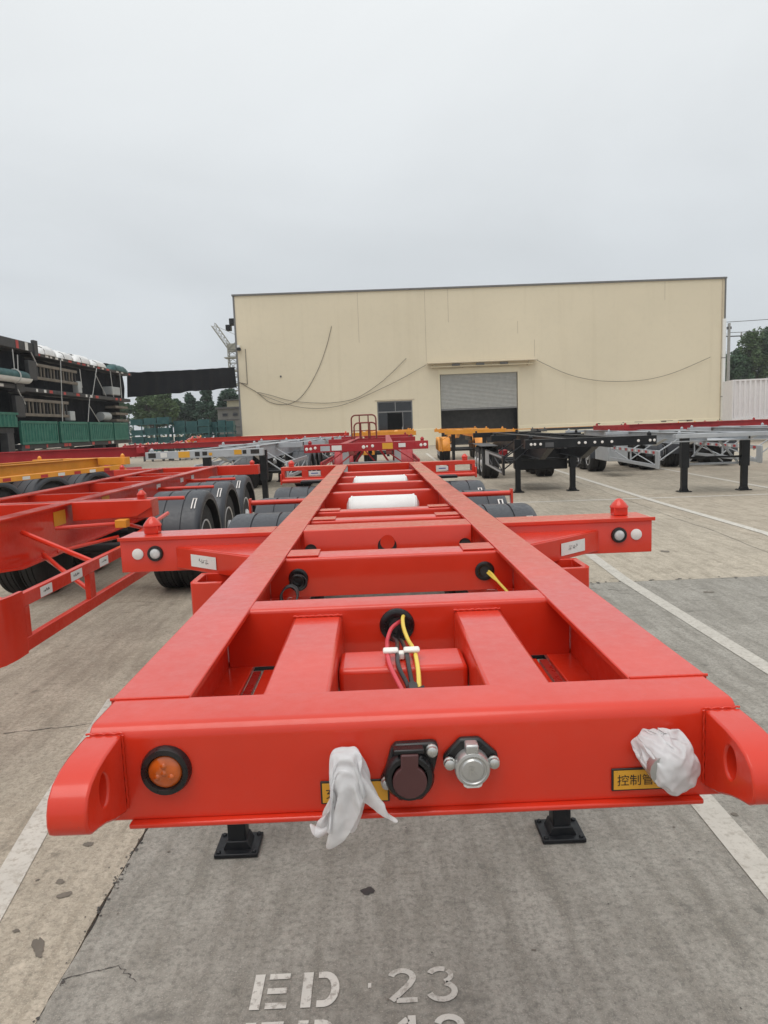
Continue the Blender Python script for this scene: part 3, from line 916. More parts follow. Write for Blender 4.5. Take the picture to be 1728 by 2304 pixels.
# bolster with the forward twist locks
def bolster(y0, y1, zb, nm):
    m = MB()
    pr = [(y1, ZT - 0.001), (y1, zb), (y0, zb), (y0, ZT - 0.007), (y0 + 0.004, ZT - 0.001)]
    for xa, xb in ((-1.250, -0.540), (-0.394, 0.394), (0.540, 1.245)):
        m.prism(pr, 'x', xa, xb)
    return B(m, nm, bevel=0.003)
bolster(3.228, 3.425, 1.217, 'front_bolster')
for s in (-1, 1):
    # cap plate a finger wider than the box, and the folded end plate
    B(MB().box(*sorted((s * 0.541, s * 1.256)), 3.214, 3.222, ZT - 0.016, ZT + 0.001), 'top_lip', bevel=0.002)
    link('twist_lock', cached('lock', lock_mesh), 'red', main, (s * 1.13, 3.345 - OY, ZT), bevel=0.003)
    # gusset running forward from bolster to rail
    m = MB()
    m.add([(s * 0.985, 3.226, 1.322), (s * 0.540, 2.86, 1.322), (s * 0.540, 3.226, 1.322), (s * 0.985, 3.226, 1.334), (s * 0.540, 2.86, 1.334), (s * 0.540, 3.226, 1.334)], [(0, 1, 2), (3, 5, 4), (0, 3, 4, 1), (1, 4, 5, 2), (2, 5, 3, 0)])
    m.add([(s * 0.985, 3.224, 1.232), (s * 0.541, 2.86, 1.232), (s * 0.985, 3.224, 1.330), (s * 0.541, 2.86, 1.330), (s * 0.990, 3.219, 1.232), (s * 0.541, 2.850, 1.232), (s * 0.990, 3.219, 1.330), (s * 0.541, 2.850, 1.330)], [(0, 1, 3, 2), (4, 6, 7, 5), (0, 4, 5, 1), (2, 3, 7, 6), (0, 2, 6, 4), (1, 5, 7, 3)])
    B(m, 'gusset', bevel=0.004)
    # white sticker on the gusset face with small dark print
    a = Vector((s * 0.900, 3.146, 0)); b = Vector((s * 0.760, 3.030, 0))
    if s > 0: pass
    d = (b - a).normalized(); nrm = Vector((d.y, -d.x, 0)) * (1 if s < 0 else -1)
    if nrm.y > 0: nrm = -nrm
    a += nrm * 0.0035; b += nrm * 0.0035
    m = MB().add([(a.x, a.y, 1.252), (b.x, b.y, 1.252), (b.x, b.y, 1.308), (a.x, a.y, 1.308)], [(0, 1, 2, 3)])
    st = B(m, 'sticker', 'sticker')
    m = MB()
    rs = random.Random(5)
    for k in range(5):
        t0 = 0.34 + k * 0.085
        for q in range(3):
            t = t0 + rs.uniform(-0.03, 0.03); zc = 1.281 + rs.uniform(-0.008, 0.008)
            p = a + (b - a) * t + nrm * 0.0012; w = d * (0.0022 if q % 2 else 0.007); hh = 0.0065 if q % 2 else 0.0011
            m.add([p - w * 0.5 + Vector((0, 0, zc - hh)), p + w * 0.5 + Vector((0, 0, zc - hh)), p + w * 0.5 + Vector((0, 0, zc + hh)), p - w * 0.5 + Vector((0, 0, zc + hh))], [(0, 1, 2, 3)])
    m.v = [p - Vector((0, OY, 0)) for p in m.v]
    m.build('print', 'ink', st)
    off = Vector((0, -OY, 0))
    add_lamp(main, Vector((s * 1.088, 3.228, 1.303)) + off, 0.037, (0, -1, 0), 'clear')
    add_reflector(main, Vector((s * 1.170, 3.2275, 1.303)) + off, 0.026, (0, -1, 0))
def port(x, y, z, r):
    p = Vector((x, y - 0.001 - OY, z))
    o = MB().lathe([(r, 0.0), (r, 0.003), (r * 0.9, 0.003), (r * 0.88, -0.001)], p, (0, -1, 0), 24, caps=False).build('cable_port', 'blackplastic', main)
    MB().lathe([(r * 0.88, 0.0008), (0, 0.0009)], p, (0, -1, 0), 24, caps=False).build('opening', 'interior', o)
    return p
# half-moon port in the bolster web, closed in its upper half by a red blanking disc
pp = port(-0.004, 3.228, 1.296, 0.044)
MB().lathe([(0.034, 0.0035), (0.034, 0.006), (0, 0.0062)], pp + Vector((0.002, 0, 0.018)), (0, -1, 0), 24, caps=False).build('blanking_disc', 'red', main, smooth=True)
port(-0.362, 3.228, 1.290, 0.028)
port(0.362, 3.228, 1.290, 0.028)

# rear bolster, its slots, lower tube and locks
m = MB()
for xa, xb in ((-1.25, -0.54), (0.54, 1.245)):
    s = -1 if xa < 0 else 1
    m.box(xa, xb, 8.95, 9.16, ZT - 0.050, ZT - 0.001)
    m.box(xa, xb, 8.95, 9.16, 1.218, 1.250)
    for u0, u1 in ((0.54, 0.74), (0.90, 0.985), (1.205, 1.248)):
        m.box(*sorted((s * u0, s * (u1 if s < 0 or u1 < 1.2 else 1.245))), 8.9505, 9.1595, 1.249, ZT - 0.049)
m.box(-0.394, 0.394, 8.95, 9.16, 1.19, ZT - 0.001)
B(m, 'rear_bolster', bevel=0.004)
for s in (-1, 1):
    link('twist_lock', cached('lock', lock_mesh), 'red', main, (s * 1.13, 9.10 - OY, ZT), bevel=0.003)
    B(MB().tube([(s * 0.50, 8.915, 1.205), (s * 1.235, 8.915, 1.205)], 0.028, 10), 'under_tube', smooth=True)
    B(MB().box(*sorted((s * 0.745, s * 0.895)), 8.944, 8.949, 1.268, 1.322), 'sticker', 'sticker')
    B(MB().box(*sorted((s * 0.775, s * 0.865)), 8.9425, 8.9435, 1.288, 1.300), 'print', 'bluelab')
    B(MB().box(*sorted((s * 1.235, s * 1.255)), 8.88, 8.95, 1.165, 1.30), 'tube_end_plate', bevel=0.003)

# air tanks across the frame
for y, zc in ((5.40, 1.195), (7.02, 1.236)):
    tk = B(MB().lathe([(0.0, -0.285), (0.07, -0.28), (0.115, -0.262), (0.128, -0.235), (0.128, 0.235), (0.115, 0.262), (0.07, 0.28), (0.0, 0.285)], (0.005, y, zc), (1, 0, 0), 32, caps=False), 'air_tank', 'white_paint', smooth=True)
    for x in (-0.235, 0.245):
        sb = MB().lathe([(0.129, -0.006), (0.1315, -0.006), (0.1315, 0.006), (0.129, 0.006)], (x, y, zc), (1, 0, 0), 32, caps=False)
        sb.v = [p - Vector((0, OY, 0)) for p in sb.v]
        sb.build('weld_seam', 'white_paint', tk, smooth=True)

# axles, wheels, fenders and their red support tubes
add_wheels(main, [5.75 - OY, 7.05 - OY, 8.35 - OY], 1.245)
for s in (-1, 1):
    B(MB().tube([(s * 0.47, 6.40, 1.20), (s * 1.20, 6.40, 1.20)], 0.024, 10), 'fender_tube', smooth=True)
    B(MB().box(*sorted((s * 1.195, s * 1.215)), 6.365, 6.435, 1.10, 1.24), 'tube_end_plate', bevel=0.003)
    B(MB().box(*sorted((s * 0.60, s * 0.95)), 8.40, 8.62, 1.205, 1.235), 'valve_box', 'black', bevel=0.004)
    # landing legs with red channel bracket
    lg = link('landing_leg', cached('leg1', lambda: leg_mesh(1.15)), 'black', main, (s * 0.722, 2.935 - OY, 0), bevel=0.006)
    link('foot', cached('foot', foot_mesh), 'black', lg, (0, 0, 0), bevel=0.004)
    m = MB()
    pr = []
    for a in (180, 202, 225, 247, 270):
        pr.append((0.775 + 0.045 + 0.03 * math.cos(R(a)) - 0.0, 2.83 + 0.03 + 0.03 * math.sin(R(a))))
    outer = [(0.70, 3.05), (0.835, 3.05), (0.835, 2.86), (0.826, 2.838), (0.805, 2.83), (0.70, 2.83)]
    inner = [(0.70, 2.856), (0.792, 2.856), (0.803, 2.862), (0.809, 2.874), (0.809, 3.025), (0.70, 3.025)]
    m.prism([(s * x, y) for x, y in outer + inner], 'z', 0.70, 1.238)
    B(m, 'leg_bracket', bevel=0.002)
    B(MB().box(*sorted((s * 0.54, s * 0.71)), 2.84, 3.04, 1.05, 1.20), 'leg_mount', bevel=0.004)
B(MB().tube([(-0.68, 2.99, 0.82), (0.68, 2.99, 0.82)], 0.022, 10), 'leg_cross_shaft', 'black', smooth=True)

# --- fittings on the front face
FY = 1.085
al = add_lamp(main, (-0.407, FY - OY, 1.309), 0.041, (0, -1, 0), 'amber')
for dx, dz in ((0, 0.012), (-0.011, -0.006), (0.011, -0.006), (0, 0)):
    MB().lathe([(0.0052, 0.010), (0.0052, 0.0165), (0.003, 0.0185), (0, 0.019)], (-0.407 + dx, FY - OY, 1.309 + dz), (0, -1, 0), 12, caps=False).build('lens_element', 'amber', al, smooth=True)

def plate(x0, x1, z0, z1, txt):
    pl = B(MB().box(x0, x1, FY - 0.004, FY - 0.0005, z0, z1), 'name_plate', 'ink', bevel=0.001)
    a = MB().box(x0 + 0.003, x1 - 0.003, FY - 0.0052, FY - 0.0042, z0 + 0.003, z1 - 0.003)
    a.v = [p - Vector((0, OY, 0)) for p in a.v]
    a.build('plate_face', 'yellowplate', pl)
    me = text_mesh(txt, 0.0205, 'lettering')
    t = link('lettering', me, 'ink', pl, (x0 + 0.008, FY - 0.0058 - OY, z0 + 0.0115))
    t.rotation_euler = (R(90), 0, 0)
plate(0.322, 0.437, 1.2385, 1.277, '控制管路')
plate(-0.158, -0.045, 1.238, 1.277, '充气管路')

# seven-pole socket, black with brown spring lid
def poly_plate(name, pts, y0, y1, mat, parent=main, bevel=0.002):
    m = MB().prism([(x, z) for x, z in pts], 'y', y0, y1)
    m.v = [p - Vector((0, OY, 0)) for p in m.v]
    return m.build(name, mat, parent, bevel=bevel)
so = poly_plate('power_socket', [(-0.033, 1.342), (0.030, 1.343), (0.036, 1.338), (0.036, 1.322), (0.028, 1.290), (0.018, 1.256), (0.008, 1.245), (-0.030, 1.245), (-0.038, 1.256), (-0.046, 1.268), (-0.058, 1.272), (-0.059, 1.282), (-0.050, 1.300), (-0.040, 1.334)], FY - 0.018, FY - 0.0005, 'blackplastic', bevel=0.004)
def sub(m, name, mat, parent, **k):
    m.v = [p - Vector((0, OY, 0)) for p in m.v]
    return m.build(name, mat, parent, **k)
sub(MB().lathe([(0.040, 0.0), (0.040, 0.018), (0.036, 0.024), (0.029, 0.024), (0.028, 0.018)], (-0.012, FY - 0.012, 1.292), (0, -1, 0), 28, caps=False), 'socket_collar', 'blackplastic', so, smooth=True)
lid = [( -0.012 + 0.0275 * math.cos(R(a)), 1.288 + 0.0275 * math.sin(R(a))) for a in range(120, 421, 15)]
lid = [p for p in lid] + [(0.003, 1.334), (-0.025, 1.334)]
poly_plate('socket_lid', lid, FY - 0.0405, FY - 0.030, 'maroonplastic', so, bevel=0.002)
sub(MB().box(-0.036, 0.012, FY - 0.036, FY - 0.016, 1.333, 1.3405), 'hinge', 'blackplastic', so, bevel=0.002)
def bolt(x, z, parent, r=0.0095):
    sub(MB().lathe([(r * 1.05, 0.0), (r * 1.05, 0.003), (r * 0.9, 0.004), (r * 0.9, 0.011), (r * 0.6, 0.013), (0, 0.0135)], (x, FY - 0.018, z), (0, -1, 0), 12, caps=False), 'bolt', 'steel', parent, smooth=True)
bolt(0.0255, 1.3315, so); bolt(-0.0487, 1.280, so)
# second socket: cast lid on black flange
s2 = poly_plate('round_socket', [(0.072, 1.345), (0.104, 1.345), (0.132, 1.318), (0.1345, 1.308), (0.130, 1.300), (0.110, 1.288), (0.068, 1.288), (0.048, 1.300), (0.0435, 1.309), (0.046, 1.318)], FY - 0.014, FY - 0.0005, 'blackplastic', bevel=0.004)
sub(MB().lathe([(0.0285, 0.0), (0.0285, 0.018), (0.027, 0.0215), (0.023, 0.0225), (0.0215, 0.021), (0.019, 0.021), (0.0165, 0.0235), (0, 0.0245)], (0.089, FY - 0.014, 1.302), (0, -1, 0), 32, caps=False), 'socket_lid', 'alu', s2, smooth=True)
sub(MB().box(0.0785, 0.0995, FY - 0.0345, FY - 0.012, 1.326, 1.343), 'hinge', 'alu', s2, bevel=0.003)
sub(MB().prism([(0.0725, 1.283), (0.1055, 1.283), (0.1035, 1.273), (0.098, 1.2705), (0.080, 1.2705), (0.0745, 1.273)], 'y', FY - 0.034, FY - 0.020), 'lid_lip', 'sticker', s2, bevel=0.002)
me = text_mesh('R', 0.022, 'emblem')
t = link('emblem', me, 'steel', s2, (0.0815, FY - 0.0392 - OY, 1.2945)); t.rotation_euler = (R(90), 0, 0)
bolt(0.0535, 1.3085, s2); bolt(0.1245, 1.3075, s2)

# air couplings under the bags
for x, z in ((-0.112, 1.298), (0.386, 1.300)):
    cp = B(MB().lathe([(0.022, 0.0), (0.022, 0.012), (0.014, 0.016), (0.014, 0.040), (0.024, 0.044), (0.024, 0.062), (0.0, 0.064)], (x, FY, z), (0, -1, 0), 16, caps=False), 'air_coupling', 'alu', smooth=True)

# --- harness
def cab(pts, r, mat, name='cable', parent=None):
    # smooth through the points
    P = [Vector(p) for p in pts]; o = []
    for i in range(len(P) - 1):
        p0 = P[max(i - 1, 0)]; p1 = P[i]; p2 = P[i + 1]; p3 = P[min(i + 2, len(P) - 1)]
        for k in range(6):
            t = k / 6
            o.append(0.5 * ((2 * p1) + (p2 - p0) * t + (2 * p0 - 5 * p1 + 4 * p2 - p3) * t * t + (3 * p1 - p0 - 3 * p2 + p3) * t ** 3))
    o.append(P[-1])
    return B(MB().tube(o, r, 8), name, mat, parent or main, smooth=True)
RC = 0.0052
cab([(0.010, 1.83, 1.331), (-0.004, 1.79, 1.335), (-0.022, 1.755, 1.330), (-0.033, 1.715, 1.315), (-0.035, 1.64, 1.322), (-0.036, 1.575, 1.325), (-0.030, 1.50, 1.318), (-0.014, 1.44, 1.300), (0.000, 1.36, 1.296), (0.008, 1.27, 1.297), (0.011, 1.18, 1.290)], RC, 'cable_red')
cab([(0.018, 1.83, 1.346), (0.010, 1.79, 1.348), (0.010, 1.745, 1.335), (0.018, 1.70, 1.318), (0.026, 1.62, 1.322), (0.029, 1.57, 1.324), (0.030, 1.48, 1.312), (0.026, 1.40, 1.300), (0.018, 1.30, 1.294), (0.016, 1.18, 1.288)], RC, 'cable_yel')
cab([(-0.020, 1.83, 1.318), (-0.022, 1.75, 1.312), (-0.010, 1.68, 1.318), (-0.013, 1.575, 1.325), (-0.012, 1.50, 1.317), (0.004, 1.43, 1.300), (0.010, 1.35, 1.292), (0.013, 1.18, 1.286)], RC, 'cable_blk')
cab([(0.004, 1.83, 1.310), (-0.006, 1.76, 1.300), (0.002, 1.70, 1.314), (0.009, 1.575, 1.325), (0.010, 1.50, 1.318), (0.014, 1.42, 1.302), (0.016, 1.34, 1.298), (0.018, 1.18, 1.292)], RC, 'cable_blk')
# black sleeve and its tie
cab([(0.014, 1.42, 1.302), (0.014, 1.36, 1.298), (0.014, 1.28, 1.298), (0.014, 1.18, 1.292)], 0.0125, 'cable_blk', 'cable_sleeve')
B(MB().lathe([(0.0145, -0.003), (0.0155, -0.003), (0.0155, 0.003), (0.0145, 0.003)], (0.014, 1.255, 1.298), (0, 1, 0), 14, caps=False), 'cable_tie', 'blackplastic')
B(MB().add([(0.020, 1.40, 1.306), (0.036, 1.39, 1.316), (0.038, 1.36, 1.308), (0.024, 1.35, 1.302), (0.020, 1.40, 1.304), (0.036, 1.39, 1.314), (0.038, 1.36, 1.306), (0.024, 1.35, 1.300)], [(0, 1, 2, 3), (7, 6, 5, 4), (0, 4, 5, 1), (1, 5, 6, 2), (2, 6, 7, 3), (3, 7, 4, 0)]), 'tape_flap', 'cable_blk')
# white nylon comb clip on the tie beam
B(MB().box(-0.046, -0.010, 1.560, 1.586, 1.327, 1.337), 'cable_clip', 'nylon', bevel=0.004)
B(MB().box(0.002, 0.040, 1.560, 1.586, 1.327, 1.337), 'cable_clip', 'nylon', bevel=0.004)
B(MB().box(-0.012, 0.004, 1.562, 1.584, 1.312, 1.329), 'cable_clip', 'nylon', bevel=0.003)
# coils at the second cross member
rs = random.Random(3)
for k in range(5):
    a0 = rs.uniform(0, 6)
    c = Vector((-0.352 + rs.uniform(-0.006, 0.006), 2.560 - 0.008 * k, 1.290 + rs.uniform(-0.01, 0.01)))
    cab([c + Vector((0.026 * math.cos(a0 + t * 0.7) * (1 + 0.2 * math.sin(k)), 0.006 * math.sin(t), 0.026 * math.sin(a0 + t * 0.7))) for t in range(10)], 0.0035, 'cable_blk')
    c2 = Vector((-0.372, 2.47 - 0.010 * k, 1.262))
    cab([c2 + Vector((0.030 * math.cos(a0 + t * 0.7), 0.04 * math.sin(a0 + t * 0.7), 0.026 * math.sin(a0 + t * 0.7))) for t in range(10)], 0.0035, 'cable_blk')
cab([(0.366, 2.57, 1.296), (0.374, 2.53, 1.290), (0.384, 2.48, 1.276), (0.398, 2.40, 1.262), (0.41, 2.3, 1.25)], 0.005, 'cable_yel')
cab([(0.360, 2.57, 1.290), (0.372, 2.52, 1.282), (0.388, 2.46, 1.272), (0.405, 2.36, 1.25)], 0.004, 'cable_yel')

# ------------------------------------------------------------------ plastic bags tied over the air couplings
def relax(P, E, L0, fix, project, steps, inner, grav, damp=0.9, stiff=1.0):
    n = len(P)
    Q = P.copy()
    ii, jj = E[:, 0], E[:, 1]
    cnt = np.bincount(np.concatenate([ii, jj]), minlength=n).astype(float)[:, None]
    for st in range(steps):
        V = (P - Q) * damp
        Q = P.copy()
        P = P + V + grav
        for _ in range(inner):
            d = P[jj] - P[ii]
            l = np.sqrt((d * d).sum(1)) + 1e-9
            c = d * ((l - L0) / l * 0.5 * stiff)[:, None]
            acc = np.empty_like(P)
            for k in range(3):
                acc[:, k] = np.bincount(ii, c[:, k], n) - np.bincount(jj, c[:, k], n)
            P = P + acc / cnt * 1.9
            P = project(P, st / steps)
        if fix is not None:
            P = fix(P, st / steps)
    return P

def capsule_out(P, a, b, r):
    a = np.array(a); b = np.array(b); ab = b - a
    t = np.clip(((P - a) @ ab) / (ab @ ab), 0, 1)
    c = a + t[:, None] * ab
    d = P - c; l = np.sqrt((d * d).sum(1)) + 1e-9
    m = l < r
    P = P.copy()
    P[m] = c[m] + d[m] / l[m][:, None] * r
    return P

def finish_bag(name, label, P, F, base):
    # smooth the torn edge
    cnt = {}
    for q in F:
        for a, b in zip(q, q[1:] + q[:1]):
            k = (min(a, b), max(a, b)); cnt[k] = cnt.get(k, 0) + 1
    nb = {}
    for (a, b), c in cnt.items():
        if c == 1:
            nb.setdefault(a, []).append(b); nb.setdefault(b, []).append(a)
    P = P.copy()
    for _ in range(8):
        Pn = P.copy()
        for a, l in nb.items():
            if len(l) == 2: Pn[a] = 0.5 * P[a] + 0.25 * (P[l[0]] + P[l[1]])
        P = Pn
    m = MB().add([Vector(p) - Vector(base) for p in P], F)
    me = m.mesh(name, True, 180)
    o = link(name, me, 'film', None, base)
    so_ = o.modifiers.new('film', 'SOLIDIFY'); so_.thickness = 0.0007; so_.offset = 0
    sb_ = o.modifiers.new('smooth', 'SUBSURF'); sb_.levels = 1; sb_.render_levels = 1
    return tag(o, label, 'plastic bag')

# left bag: a square of film tied over the coupling, three corners trailing
NG = 46; SIDE = 0.262
rg = np.random.default_rng(4)
uu_, vv_ = np.meshgrid(np.linspace(-0.5, 0.5, NG), np.linspace(-0.5, 0.5, NG), indexing='ij')
a_ = math.radians(45)
gx_ = ((uu_ * math.cos(a_) - vv_ * math.sin(a_)) * SIDE).ravel(); gy_ = ((uu_ * math.sin(a_) + vv_ * math.cos(a_)) * SIDE).ravel()
rc_ = np.sqrt(gx_ ** 2 + gy_ ** 2); th_ = np.arctan2(gy_, gx_)
# start as a folded umbrella round the peg, pleats by angle
pleat = 0.30 * np.sin(th_ * 5 + 0.7) + 0.22 * np.sin(th_ * 9 + 2.0) + 0.15 * np.sin(th_ * 14 + 4.0)
rad = np.minimum(rc_, 0.030) + np.maximum(rc_ - 0.030, 0) * (0.34 + 0.20 * pleat)
drop = np.maximum(rc_ - 0.026, 0) * (0.93 - 0.10 * pleat)
P0 = np.stack([-0.113 + rad * np.cos(th_), 1.036 + rad * np.sin(th_) * 0.8, 1.352 - 2.5 * np.minimum(rc_, 0.03) ** 2 - drop], 1)
P0[:, 1] = np.minimum(P0[:, 1], 1.078 - 0.002 * (1 + np.sin(th_ * 7)))
P0 += rg.normal(0, 0.0008, P0.shape)
idx = np.arange(NG * NG).reshape(NG, NG)
Es = [np.stack([idx[:-1].ravel(), idx[1:].ravel()], 1), np.stack([idx[:, :-1].ravel(), idx[:, 1:].ravel()], 1),
      np.stack([idx[:-1, :-1].ravel(), idx[1:, 1:].ravel()], 1), np.stack([idx[1:, :-1].ravel(), idx[:-1, 1:].ravel()], 1)]
Eall = np.concatenate(Es)
h_ = SIDE / (NG - 1)
L0 = np.concatenate([np.full(len(Es[0]), h_), np.full(len(Es[1]), h_), np.full(len(Es[2]), h_ * 1.4142), np.full(len(Es[3]), h_ * 1.4142)])
cands = [int(idx[0, 0]), int(idx[0, NG - 1]), int(idx[NG - 1, 0]), int(idx[NG - 1, NG - 1])]
cR = max(cands, key=lambda c: gx_[c]); cL = min(cands, key=lambda c: gx_[c]); cF = min(cands, key=lambda c: gy_[c])
pin = {cR: np.array([-0.030, 1.012, 1.245]), cL: np.array([-0.173, 1.012, 1.252]), cF: np.array([-0.150, 1.006, 1.203])}
tied = rc_ < 0.024
neck = (rc_ > 0.048) & (rc_ < 0.066)
P_init = P0.copy()
def proj1(P, t):
    P = capsule_out(P, (-0.112, 1.085, 1.312), (-0.112, 1.026, 1.312), 0.027)
    P[:, 1] = np.minimum(P[:, 1], 1.079)
    low = P[:, 2] < 1.226
    P[low, 1] = np.minimum(P[low, 1], 1.066)
    up_ = P[:, 2] > 1.283
    P[up_, 0] = np.maximum(P[up_, 0], -0.137)
    P[tied] = P_init[tied]
    P[neck, 0] = np.clip(P[neck, 0], -0.139, -0.087)
    P[neck, 1] = np.maximum(P[neck, 1], 1.004)
    k = min(1.0, t / 0.4)
    for c, q in pin.items(): P[c] = P_init[c] * (1 - k) + q * k
    return P
P1 = relax(P0, Eall, L0, None, proj1, 130, 14, np.array([0, 0, -0.00004]), 0.85)
F1 = [(int(idx[i, j]), int(idx[i + 1, j]), int(idx[i + 1, j + 1]), int(idx[i, j + 1])) for i in range(NG - 1) for j in range(NG - 1)]
# the film is torn open between the trailing corners
def keep(q):
    a = math.degrees(math.atan2(gy_[q[0]], gx_[q[0]])); r = rc_[q[0]]
    lim = 0.30
    for c0, rmin, wid_ in ((-42, 0.088, 40), (45, 0.085, 42), (135, 0.085, 42), (-138, 0.135, 36)):
        d = abs((a - c0 + 180) % 360 - 180)
        if d < wid_: lim = min(lim, rmin + 0.085 * (d / wid_) ** 2.2)
    return r < lim
F1 = [q for q in F1 if keep(q)]
used = sorted({i for q in F1 for i in q}); mp_ = {o: n for n, o in enumerate(used)}
F1 = [tuple(mp_[i] for i in q) for q in F1]; P1 = P1[used]
crk = np.array([(1 - 2 * abs(noise.noise(Vector((p[0] * 70, p[1] * 70, p[2] * 55))))) * 0.0030 + (1 - 2 * abs(noise.noise(Vector((p[0] * 170, p[1] * 170, p[2] * 130))))) * 0.0014 for p in P1])
P1[:, 1] -= crk
finish_bag('plastic_bag', 'crumpled white plastic bag with trailing corners tied left of the black socket', P1, F1, (-0.112, 1.03, 1.28))

# right bag: film pulled back over the coupling and bunched against the plate
SIDE2 = 0.225
rg = np.random.default_rng(9)
k2 = SIDE2 / SIDE
gx2, gy2 = gx_ * k2, gy_ * k2
rc2 = np.sqrt(gx2 ** 2 + gy2 ** 2); th2 = np.arctan2(gy2, gx2)
ax_ = np.array([0.30, -0.92, -0.26]); ax_ /= np.linalg.norm(ax_)
e1 = np.cross(ax_, [0, 0, 1.0]); e1 /= np.linalg.norm(e1); e2 = np.cross(ax_, e1)
C2 = np.array([0.386, 1.085, 1.318])
pl2 = 0.5 * np.sin(th2 * 6 + 1.0) + 0.35 * np.sin(th2 * 11 + 0.4) + 0.3 * np.sin(th2 * 3 + 2.2)
Rb = 0.043
capl = Rb * math.pi / 2
rho = np.where(rc2 < capl, Rb * np.sin(np.minimum(rc2, capl) / Rb), Rb) * (1 + 0.16 * pl2 * np.clip((rc2 - 0.015) / 0.03, 0, 1))
alng = 0.088 - np.where(rc2 < capl, Rb * (1 - np.cos(np.minimum(rc2, capl) / Rb)), Rb + (rc2 - capl) * 0.75)
P0b = C2 + alng[:, None] * ax_ + rho[:, None] * (np.cos(th2)[:, None] * e1 + np.sin(th2)[:, None] * e2) + rg.normal(0, 0.0008, (NG * NG, 3))
def proj2(P, t):
    P = capsule_out(P, C2, C2 + ax_ * 0.050, 0.030)
    d = P - C2; a = d @ ax_
    r = d - a[:, None] * ax_; l = np.sqrt((r * r).sum(1)) + 1e-9
    an = np.arctan2(r @ e2, r @ e1)
    lim = 0.045 + 0.006 * np.sin(an * 2 + 1) + 0.005 * np.sin(an * 5) - 0.10 * np.clip(a - 0.055, 0, 1)
    m = l > lim
    P[m] = C2 + (a[:, None] * ax_ + r * (lim / l)[:, None])[m]
    P[:, 0] = np.maximum(P[:, 0], 0.334 + np.clip(1.339 - P[:, 2], 0, 1) * 0.62)
    P[:, 1] = np.minimum(P[:, 1], 1.080)
    return P
P2 = relax(P0b, Eall, L0 * k2, None, proj2, 60, 8, np.array([0.0, 0.00004, -0.00003]), 0.8)
F2 = [(int(idx[i, j]), int(idx[i + 1, j]), int(idx[i + 1, j + 1]), int(idx[i, j + 1])) for i in range(NG - 1) for j in range(NG - 1) if rc2[idx[i, j]] < 0.128]
used = sorted({i for q in F2 for i in q}); mp_ = {o: n for n, o in enumerate(used)}
F2 = [tuple(mp_[i] for i in q) for q in F2]; P2 = P2[used]
crk = np.array([(1 - 2 * abs(noise.noise(Vector((p[0] * 60, p[1] * 60, p[2] * 60))))) * 0.0030 + (1 - 2 * abs(noise.noise(Vector((p[0] * 150, p[1] * 150, p[2] * 150))))) * 0.0014 for p in P2])
P2 += crk[:, None] * ax_
finish_bag('plastic_bag', 'bunched white plastic bag wrapped over a coupling beside the right towing lug', P2, F2, (0.383, 1.03, 1.31))

# ------------------------------------------------------------------ generic trailers
def rail_profile(L_, zt, depth):
    # depth: list of (y, web bottom z)
    return [(y, z) for y, z in depth]

